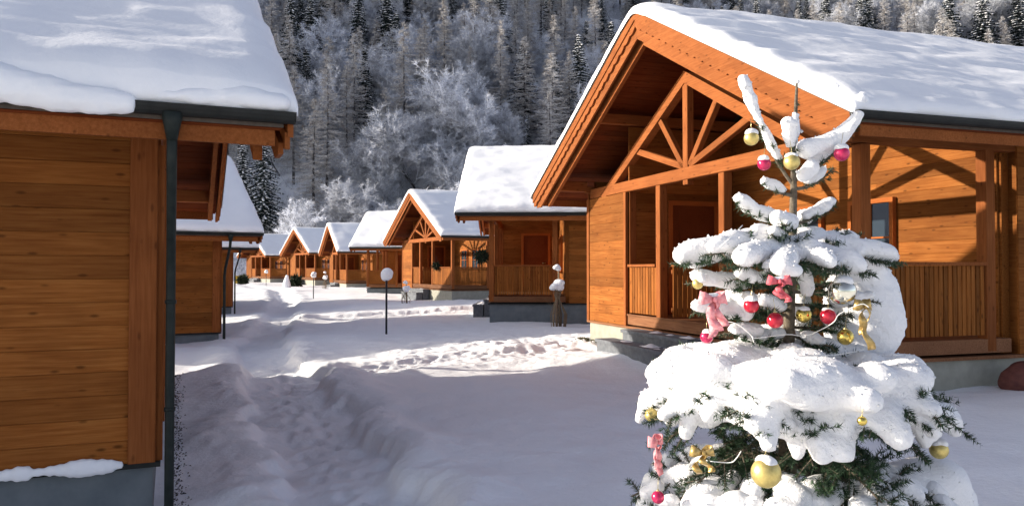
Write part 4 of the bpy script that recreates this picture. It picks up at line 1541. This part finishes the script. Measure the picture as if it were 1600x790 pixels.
def fir_branch(b, e, sag=.0, twig=.10, ntw=10, dens=380, nl=.019, droop=0.0, r0=.007, snow=None, lump=None, h=.0085):
    """one bough: curved axis b->e, side twigs and needles; snow lumps become its child"""
    b = np.asarray(b, float); e = np.asarray(e, float)
    L_ = np.linalg.norm(e - b)
    t = np.linspace(0, 1, 7)[:, None]
    ax = b + (e - b) * t + np.array([0, 0, -1.]) * (sag * 4 * t * (1 - t))
    mb = MB().tube([Vector(p) for p in ax], list(np.linspace(r0, r0 * .35, 7)), 6)
    A = []; E = []
    for i in range(6):
        if i < 1: continue
        n = int(np.linalg.norm(ax[i + 1] - ax[i]) * dens * 1.7)
        a_, e_ = needles_on(ax[i], ax[i + 1], max(n, 4), nl, frg); A.append(a_); E.append(e_)
    d = unit(e - b); sd = np.cross(d, [0, 0, 1.]); sd = unit(sd) if np.linalg.norm(sd) > .05 else np.array([1., 0, 0])
    for k in range(ntw):
        s = .18 + .8 * (k + frg.uniform(0, .8)) / ntw
        c = b + (e - b) * s - np.array([0, 0, sag * 4 * s * (1 - s)])
        sg = 1 if k % 2 else -1
        tl = twig * (1.05 - .55 * s) * frg.uniform(.75, 1.2)
        q = c + (d * .65 + sd * sg * frg.uniform(.5, 1.0) + np.array([0, 0, frg.uniform(-.15, .12) - droop])) * tl
        if frg.random() < .22:      # a tuft standing up through the snow
            q = c + (d * .5 + sd * sg * .35 + np.array([0, 0, .75])) * tl * .75
        mb.tube([Vector(c), Vector((c + q) / 2 + np.array([0, 0, .004])), Vector(q)], [.0028, .0022, .0012], 4)
        a_, e_ = needles_on(c, q, max(int(tl * dens * 1.7), 6), nl, frg); A.append(a_); E.append(e_)
        if tl > .07:
            for sg2 in (-1, 1):
                c2 = c + (q - c) * frg.uniform(.35, .6)
                q2 = c2 + (unit(q - c) + sd * sg2 * .5 + d * .3 + np.array([0, 0, -droop * .6])) * tl * .45
                a_, e_ = needles_on(c2, q2, max(int(tl * .5 * dens * 1.7), 5), nl, frg); A.append(a_); E.append(e_)
    A = np.concatenate(A); E = np.concatenate(E)
    Vn, Tn = blades(A, E, np.full(len(A), .0036), frg)
    # wood and needles in one bough mesh
    V = np.concatenate([np.array([tuple(v) for v in mb.v]), Vn]); n0 = len(mb.v)
    me = bpy.data.meshes.new('branch')
    faces = [tuple(f) for f in mb.f] + [tuple(int(i) + n0 for i in t_) for t_ in Tn]
    me.from_pydata([tuple(map(float, v)) for v in V], [], faces)
    me.materials.append(M['bark']); me.materials.append(M['needle'])
    me.polygons.foreach_set('material_index', [0] * len(mb.f) + [1] * len(Tn))
    me.update()
    o = link('branch', me, fir)
    pr = list(lump or [])
    if snow:
        s0, s1, ra, rb, up = snow
        k = max(3, int((s1 - s0) * L_ / .022))
        prev = None; ph = frg.uniform(0, 50)
        for i in range(k):
            s = s0 + (s1 - s0) * (i + .5) / k
            nz = float(vnoise(np.array([ph + i * .33]), np.array([.3]), 71)[0]); n2 = float(vnoise(np.array([ph + i * .9]), np.array([7.3]), 72)[0])
            r = (ra + (rb - ra) * (i / max(1, k - 1))) * (1 + .38 * nz + .18 * n2)
            c = b + (e - b) * s + np.array([0, 0, up - sag * 4 * s * (1 - s) + .006 * n2]) + sd * .010 * nz
            if prev is not None and frg.random() > .05: pr.append((prev[0], c, prev[1], r, .85))
            prev = (c, r)
            if frg.random() < .28:
                q = c + sd * frg.choice([-1, 1]) * r * frg.uniform(.6, 1.3) + np.array([0, 0, -r * .4])
                pr.append((c, q, r * .8, r * .6, .85))
    if pr:
        lumps('snow', [(a, b_, ra * .88, rb * .88, z_) for a, b_, ra, rb, z_ in pr], h * .8, k=h * .8, nfreq=80, namp=.0042, parent=o)
    return o


# top whorl
fir_branch(TP(1240, 290), TP(1158, 128, -.02), .035, .05, 9, 420, snow=(.25, 1.0, .013, .021, .020))
fir_branch(TP(1240, 285), TP(1232, 188, -.10), .01, .04, 5, 420, snow=(.55, 1.0, .018, .024, .012))
fir_branch(TP(1242, 282), TP(1346, 186, -.06), .03, .05, 9, 420, snow=(.10, 1.0, .022, .020, .026),
           lump=[(TP(1262, 232, -.04), TP(1290, 222, -.05), .045, .036, .9), (TP(1268, 262, -.06), TP(1255, 275, -.06), .030, .024, 1), (TP(1300, 215, -.05), TP(1318, 205, -.05), .028, .028, .9)])
fir_branch(TP(1242, 295), TP(1302, 262, .08), .02, .05, 7, 420, snow=(.3, .9, .03, .024, .028))
fir_branch(TP(1238, 305), TP(1192, 286, -.04), .008, .03, 5, 420, snow=(.25, 1.0, .016, .018, .014))
fir_branch(TP(1244, 250), TP(1245, 160, 0), .0, .02, 8, 500, nl=.013, snow=(.1, .85, .013, .012, .0))
lumps('snow', [(TP(1246, 128), TP(1247, 127), .009, .008, 1)], .005, parent=fir)
# second whorl
fir_branch(TP(1236, 352), TP(1150, 316, -.05), .02, .06, 9, 420, snow=(.2, 1.0, .024, .022, .022))
fir_branch(TP(1240, 350), TP(1303, 318, .02), .014, .05, 8, 420, snow=(.25, 1.0, .022, .022, .020))
fir_branch(TP(1238, 350), TP(1222, 350, -.22), .02, .05, 7, 420, snow=(.4, .9, .03, .03, .018), lump=[(TP(1235, 345, -.1), TP(1215, 340, -.14), .03, .032, 1)])
fir_branch(TP(1238, 345), TP(1262, 335, .20), .02, .05, 7, 420, snow=(.4, .9, .03, .03, .018))
fir_branch(TP(1236, 378), TP(1180, 362, -.12), .01, .05, 6, 420, snow=(.35, 1.0, .022, .024, .016))
fir_branch(TP(1236, 380), TP(1206, 366, -.2), .01, .05, 6, 420, snow=(.4, 1.0, .022, .022, .016))
# broad third whorl
W3 = [((1064, 412), -.08, .034, .034), ((1110, 398), -.22, .036, .034), ((1165, 418), -.30, .04, .03), ((1225, 432), -.36, .04, .03), ((1296, 425), -.30, .04, .034),
      ((1345, 428), -.20, .036, .034), ((1400, 412), -.02, .038, .036), ((1150, 385), .22, .04, .03), ((1330, 385), .22, .045, .035), ((1240, 378), .32, .04, .03)]
for (tx, ty), dy, ra, rb in W3:
    ex = []
    if tx == 1064: ex = [(TP(1130, 385, -.07), TP(1180, 380, -.06), .050, .055, .8), (TP(1085, 408, -.07), TP(1110, 395, -.07), .032, .042, .9)]
    if tx == 1400: ex = [(TP(1300, 392, -.02), TP(1320, 392, .0), .058, .055, 1.0), (TP(1350, 402, 0), TP(1385, 405, 0), .036, .034, .9)]
    if tx == 1225: ex = [(TP(1200, 398, -.15), TP(1250, 400, -.15), .052, .05, .85)]
    fir_branch(TP(1236, 396), TP(tx, ty, dy), -.015, .12, 14, 400, droop=.12, snow=(.12, 1.0, ra, rb, .026), lump=ex)
# fourth whorl, shorter and lower, with gaps
W4 = [((1086, 442), -.10, (.45, 1.0, .026, .030, .02)), ((1084, 486), -.14, (.5, 1., .028, .026, .018)), ((1150, 435), -.22, (.5, 1., .028, .03, .02)), ((1190, 478), -.16, (.3, 1., .026, .03, .022)),
      ((1140, 520), -.10, (.5, 1., .026, .024, .018)), ((1170, 535), -.05, (.2, 1., .022, .02, .018)), ((1330, 490), -.12, None),
      ((1365, 470), -.05, (.5, 1., .03, .03, .02)), ((1300, 540), -.10, (.3, 1., .02, .02, .016)), ((1310, 440), .10, None), ((1340, 450), .18, None),
      ((1310, 505), .05, None), ((1190, 520), .15, (.3, 1., .03, .026, .02)), ((1130, 470), .18, (.4, 1., .03, .03, .02))]
for (tx, ty), dy, sn in W4:
    by = min(ty + 5, 520) if ty > 440 else 440
    fir_branch(TP(1234, by), TP(tx, ty, dy), .01, .095, 10, 400, droop=.15, snow=sn)
# clumped snow hanging on the right side of that whorl
lumps('snow', [(TP(1345, 455, .14), TP(1345, 520, .14), .125, .125, 1.0), (TP(1350, 480, .12), TP(1360, 500, .12), .125, .12, 1.0), (TP(1300, 410, .02), TP(1360, 420, .06), .045, .05, .9),
               (TP(1258, 430, -.10), TP(1262, 455, -.1), .03, .02, 1), (TP(1170, 470, -.1), TP(1165, 490, -.1), .03, .025, 1), (TP(1250, 470, .1), TP(1255, 520, .1), .04, .03, 1)],
      .011, k=.014, nfreq=30, namp=.009, parent=fir)

# the great skirt
zc = TP(1235, 565)[2]
sk = []
NB = 17
for i in range(NB):
    a = 2 * math.pi * (i + .35) / NB
    rr = .50 + .06 * math.sin(i * 2.4)
    ex, ey = math.cos(a) * rr * .99, math.sin(a) * rr * .90
    ez = zc - .155 - .045 * math.sin(i * 1.7) + (.03 if ey > 0 else -.01)
    if i == 0: ex, ey, ez = .555, .02, zc - .20
    b = np.array([0, 0, zc - .06]); e = np.array([ex, ey, ez])
    fir_branch(b, e, -.05, .17, 20, 360, nl=.018, droop=.22, r0=.010)
    c1 = b + (e - b) * .35 + np.array([0, 0, .045]); c2 = b + (e - b) * .78 + np.array([0, 0, .045]); c3 = b + (e - b) * .97 + np.array([0, 0, .018])
    r2 = .052 + .014 * math.sin(i * 3.1)
    sk.append((b + np.array([0, 0, .03]), c1, .085, .075, .8)); sk.append((c1, c2, .072, r2, .8)); sk.append((c2, c3, r2, .028, .85))
    # fingers of snow sliding off the tips in front
    if ey < .25:
        for f in range(9):
            s = frg.uniform(.40, .90)
            q = b + (e - b) * s + np.array([frg.uniform(-.09, .09), frg.uniform(-.06, .04), .012])
            dn = frg.uniform(.01, .06) if f else frg.uniform(.06, .13)
            rr_ = frg.uniform(.016, .036)
            sk.append((q, q + np.array([math.cos(a) * .03, math.sin(a) * .05, -dn]), rr_ + .008, rr_, 1.0))
for i in range(64):
    a = frg.uniform(0, 6.28); q = .44 * math.sqrt(frg.random())
    c = np.array([math.cos(a) * q * 1.05, math.sin(a) * q, zc + .035 - .26 * q * q - .05 * q + frg.uniform(-.015, .015)])
    r_ = frg.uniform(.05, .092)
    sk.append((c, c + frg.normal(size=3) * .03 * np.array([1, 1, .3]), r_, r_ * .85, .8))
sk.append((TP(1145, 572, -.12), TP(1180, 562, -.05), .085, .08, .8)); sk.append((TP(1350, 575, -.05), TP(1400, 585, .0), .075, .075, .8))
sk = [(a, b, ra * .82, rb * .80, s) for a, b, ra, rb, s in sk]
SKIRT = lumps('snow', sk, .0075, k=.017, nfreq=42, namp=.0048, parent=fir)
# inner dark boughs under the skirt
for i in range(13):
    a = 2 * math.pi * i / 13 + .2
    b = np.array([0, 0, zc - .16 - .1 * (i % 3)]); rr = .40 + .05 * math.sin(i * 1.3)
    fir_branch(b, np.array([math.cos(a) * rr, math.sin(a) * rr, b[2] - .12]), -.03, .17, 18, 380, nl=.018, droop=.3, r0=.008)
# lower tiers
for tier, (zt, rad, nb, dz) in enumerate(((zc - .36, .53, 15, -.13), (zc - .58, .58, 13, -.16), (zc - .86, .64, 12, -.20))):
    for i in range(nb):
        a = 2 * math.pi * (i + .2 * tier) / nb + .12
        rr = rad * frg.uniform(.88, 1.06)
        b = np.array([0, 0, zt]); e = np.array([math.cos(a) * rr * 1.04, math.sin(a) * rr * .93, zt + dz * frg.uniform(.8, 1.15)])
        d = e - b
        pr = []
        for j in range(7):
            s = frg.uniform(.45, .98); sdv = np.array([-math.sin(a), math.cos(a), 0]) * frg.uniform(-.09, .09)
            c = b + d * s + sdv + np.array([0, 0, .045 * 1 - .05 * 4 * s * (1 - s) * -1 * .6 - .03])
            r = frg.uniform(.032, .062) * (1.1 - .25 * s)
            pr.append((c, c + d * .06 + np.array([0, 0, -.012 - (.06 if frg.random() < .3 else 0)]), r, r * .85, .85))
        front = math.sin(a) < .55
        fir_branch(b, e, -.05, .17, 16 if tier < 2 else 10, 300 if tier < 2 else 200, nl=.018, droop=.25, r0=.010, lump=pr if front or tier == 0 else None, h=.012)
# loose crumbs on the snow of the fir
def crumbs():
    rg = np.random.default_rng(12)
    V = []; T = []; n = 0
    octv = np.array([[1, 0, 0], [0, 1, 0], [-1, 0, 0], [0, -1, 0], [0, 0, 1], [0, 0, -1]], float)
    octf = np.array([[0, 1, 4], [1, 2, 4], [2, 3, 4], [3, 0, 4], [1, 0, 5], [2, 1, 5], [3, 2, 5], [0, 3, 5]])
    for o in [c for c in fir.children_recursive if c.name.startswith('snow')]:
        me = o.data
        co = np.empty(len(me.vertices) * 3, np.float32); me.vertices.foreach_get('co', co); co = co.reshape(-1, 3)
        no = np.empty(len(me.vertices) * 3, np.float32); me.vertices.foreach_get('normal', no); no = no.reshape(-1, 3)
        m = np.where(no[:, 2] > -.25)[0]
        if len(m) < 40: continue
        pick = rg.choice(m, size=min(len(m), max(4, int(len(m) * .03))))
        for i in pick:
            r = rg.uniform(.0016, .0048) * (1.5 if rg.random() < .08 else 1)
            V.append(octv * r * rg.uniform(.7, 1.3, size=(6, 1)) + co[i] + no[i] * r * .35); T.append(octf + n); n += 6
    o = link('snow_crumbs', np_mesh('snow_crumbs', np.concatenate(V), np.concatenate(T), [M['snow_tree']], smooth=True), fir)
    o['kind'] = 'stuff'


# heaped snow on the lowest right boughs
lumps('snow', [(TP(1400, 760, .05), TP(1455, 750, .08), .11, .12, .75), (TP(1470, 790, .1), TP(1440, 830, .1), .12, .16, .9), (TP(1360, 800, -.05), TP(1420, 830, 0), .12, .14, .8)], .014, k=.02, nfreq=16, namp=.006, parent=fir)
crumbs()

# ------------------------------------------------------------------ baubles
def bauble(px, py, dpx, mat, dy, label, cap=None):
    p = P(px, py, TY + dy)
    r = dpx * .5 * (TY + dy) / F
    o = empty('bauble', p, frg.uniform(0, 6), label, 'bauble', 'baubles on the fir')
    prof = [(r * math.sin(t), -r * math.cos(t)) for t in np.linspace(0.001, math.pi - .12, 24)]
    MB().lathe(prof, 36).build('ball', M[mat], o, True)
    MB().lathe([(.001, r * 1.12), (r * .22, r * 1.12), (r * .24, r * .96), (r * .22, r * .94)], 14).build('cap', M['cap'], o, True)
    ring = [(math.cos(t) * r * .1, 0, r * 1.2 + math.sin(t) * r * .1) for t in np.linspace(0, 6.28, 12)]
    ring += [(0, 0, r * 1.4), (.004, .004, r * 1.4 + .035)]
    MB().tube(ring, .0008, 5).build('hanger', M['cap'], o, True)
    if cap:
        pr = [((0, 0, r * .72), (.0, 0, r * .8), r * .62 * cap, r * .58 * cap, .8)]
        for k in range(6):
            a = frg.uniform(0, 6.28)
            c = (math.cos(a) * r * .45, math.sin(a) * r * .45, r * .72)
            pr.append((c, c, r * .36 * cap, r * .36 * cap, .9))
        lumps('snow', pr, max(.0035, r * .1), k=r * .12, parent=o)
    return o


for b_ in [
    (1174, 216, 23, 'gold_matt', -.06, 'pale gold bauble with snow cap under the upper left bough', 1.2),
    (1194, 256, 21, 'pinkred', -.07, 'crimson bauble with snow on top, below the pale gold one at upper left', 1.1),
    (1237, 253, 25, 'gold_matt', -.13, 'pale gold bauble hanging before the trunk near the top', .8),
    (1315, 240, 24, 'pinkred', -.09, 'crimson bauble with snow cap under the upper right bough', 1.2),
    (1174, 477, 24, 'red', -.20, 'shiny red bauble on the middle left between two bows', 1.1),
    (1211, 500, 25, 'red', -.20, 'red bauble hanging just left of the bare trunk', None),
    (1104, 526, 20, 'pinkred', -.16, 'crimson bauble below the pink bow at the left', 1.0),
    (1316, 455, 42, 'silver', -.24, 'large mirrored silver-gold bauble on the middle right', .9),
    (1294, 494, 25, 'red', -.22, 'red bauble below the large mirrored one', .7),
    (1256, 492, 24, 'gold', -.14, 'gold bauble just right of the bare trunk', .8),
    (1321, 526, 25, 'gold', -.20, 'shiny gold bauble lowest on the middle right', None),
    (1090, 443, 17, 'gold_matt', -.12, 'small pale gold bauble at the far left of the middle boughs', None),
    (1018, 648, 21, 'gold_matt', -.05, 'pale gold bauble under the left tip of the snowy skirt', None),
    (1197, 738, 46, 'gold_matt', -.56, 'largest matt gold bauble hanging under the front of the skirt', .8),
    (1467, 702, 28, 'gold_matt', -.02, 'gold bauble with snow cap hanging free at the right tip', 1.1),
    (1347, 657, 15, 'gold', -.52, 'small gold bauble tucked under the front right of the skirt', None),
    (1028, 776, 20, 'pinkred', -.20, 'crimson bauble low at the left edge of the fir', None)]:
    bauble(*b_)


# ------------------------------------------------------------------ bows
def ribbon(mb, pts, wv, th=.0012):
    """strip along pts with width vectors wv, given a little thickness"""
    pts = [Vector(p) for p in pts]
    n = len(pts)
    vs = []; fs = []
    for i, p in enumerate(pts):
        d = (pts[min(i + 1, n - 1)] - pts[max(i - 1, 0)]).normalized()
        w_ = Vector(wv[i])
        nn = d.cross(w_)
        nn = nn.normalized() * th if nn.length > 1e-6 else Vector((0, th, 0))
        vs += [p - w_ * .5 + nn, p + w_ * .5 + nn, p + w_ * .5 - nn, p - w_ * .5 - nn]
    for i in range(n - 1):
        a, b = i * 4, i * 4 + 4
        for k in range(4):
            fs.append((a + k, a + (k + 1) % 4, b + (k + 1) % 4, b + k))
    fs += [(3, 2, 1, 0), tuple((n - 1) * 4 + k for k in range(4))]
    mb.add(vs, fs)


def bow(px, py, dy, size, mat, label, tails, loopw=1.0, rot=0.0, snow=False):
    p = P(px, py, TY + dy)
    o = empty('bow', p, rot, label, 'bow', 'ribbon bows on the fir')
    S = size * .86
    for sg in (-1, 1):
        mb = MB()
        pts = []; wv = []
        for t in np.linspace(0, 1, 15):
            a = t * 2 * math.pi
            q = (1 - math.cos(a)) / 2
            pts.append((sg * S * .62 * q, S * .24 * math.sin(a) - .08 * S, S * (.16 * q - .05 * q * q) + .03 * S * math.sin(a)))
            ww = S * .50 * loopw * (.22 + .78 * q ** .7) * (1 + .10 * math.sin(t * 23 + sg))
            wv.append((-.25 * ww * sg, .12 * ww * math.sin(a), ww * .95))
        ribbon(mb, pts, wv)
        mb.build('loop', M[mat], o, True)
    for (dx, dz, k) in tails:
        mb = MB(); pts = []; wv = []
        for t in np.linspace(0, 1, 14):
            pts.append((dx * t + .012 * math.sin(t * 7 + k), -.012 - .010 * math.sin(t * 9 + 2 * k), -dz * t))
            ww = S * .34 * loopw * (.5 + .5 * min(1, t * 3))
            ca = math.cos(.9 * math.sin(t * 4 + k)); sa = math.sin(.9 * math.sin(t * 4 + k))
            wv.append((ww * ca, ww * sa * .8, .15 * ww))
        ribbon(mb, pts, wv)
        mb.build('tail', M[mat], o, True)
    lumps('knot', [((0, -.02 * S / .06, 0), (0, -.02 * S / .06, .004), S * .11, S * .10, 1)], S * .03, parent=o, mat=M[mat])
    if snow:
        lumps('snow', [((-S * .2, -.01, S * .16), (S * .15, -.01, S * .18), S * .14, S * .15, .9)], S * .04, parent=o)
    return o


bow(1112, 468, -.26, .085, 'rib_pink', 'pink ribbon bow at the left of the middle boughs', [(.012, .10, .3), (.035, .085, 1.7), (-.01, .12, 2.6)], 1.2, .2, True)
bow(1217, 440, -.42, .065, 'rib_red', 'red ribbon bow before the trunk under the broad boughs', [(.0, .05, .5), (.018, .06, 2.0)], 1.1, -.1, True)
bow(1346, 478, -.26, .06, 'rib_gold', 'long gold ribbon bow on the right of the middle boughs', [(.02, .14, .2), (-.012, .09, 1.5)], 1.5, .4)
bow(1096, 706, -.46, .065, 'rib_gold', 'small gold bow under the front left of the skirt', [(-.02, .06, .4), (.02, .055, 1.9)], 1.1, .1)
bow(1022, 690, -.16, .07, 'rib_pink', 'pink ribbon bow hanging at the far left below the skirt', [(.0, .09, .4), (.012, .11, 2.2)], 1.2, .9)

# light string
mb = MB()
for seq in [[(1160, 352, -.18), (1140, 372, -.28), (1125, 385, -.25)], [(1110, 500, -.16), (1150, 505, -.2), (1175, 525, -.22), (1180, 528, -.22), (1230, 522, -.16), (1260, 524, -.16), (1300, 505, -.26), (1312, 490, -.27), (1345, 475, -.29), (1358, 480, -.3)],
            [(1110, 720, -.5), (1140, 722, -.5), (1150, 716, -.52), (1158, 704, -.52)], [(1175, 525, -.22), (1178, 535, -.22)], [(1232, 560, -.3), (1270, 556, -.35), (1320, 552, -.2), (1370, 540, -.1)]]:
    pts = [P(a, b, TY + c) for a, b, c in seq]
    fine = []
    for i in range(len(pts) - 1):
        p0, p1, p2, p3 = pts[max(i - 1, 0)], pts[i], pts[i + 1], pts[min(i + 2, len(pts) - 1)]
        for t in (0, .2, .4, .6, .8):
            q = .5 * ((2 * p1) + (p2 - p0) * t + (2 * p0 - 5 * p1 + 4 * p2 - p3) * t * t + (3 * p1 - p0 - 3 * p2 + p3) * t ** 3)
            fine.append(q)
    fine.append(pts[-1])
    mb.tube(fine, .0015, 6)
o = mb.build('light_string', M['wire'], None, True)
tag(o, 'thin white light string wound between the fir boughs', 'light string')
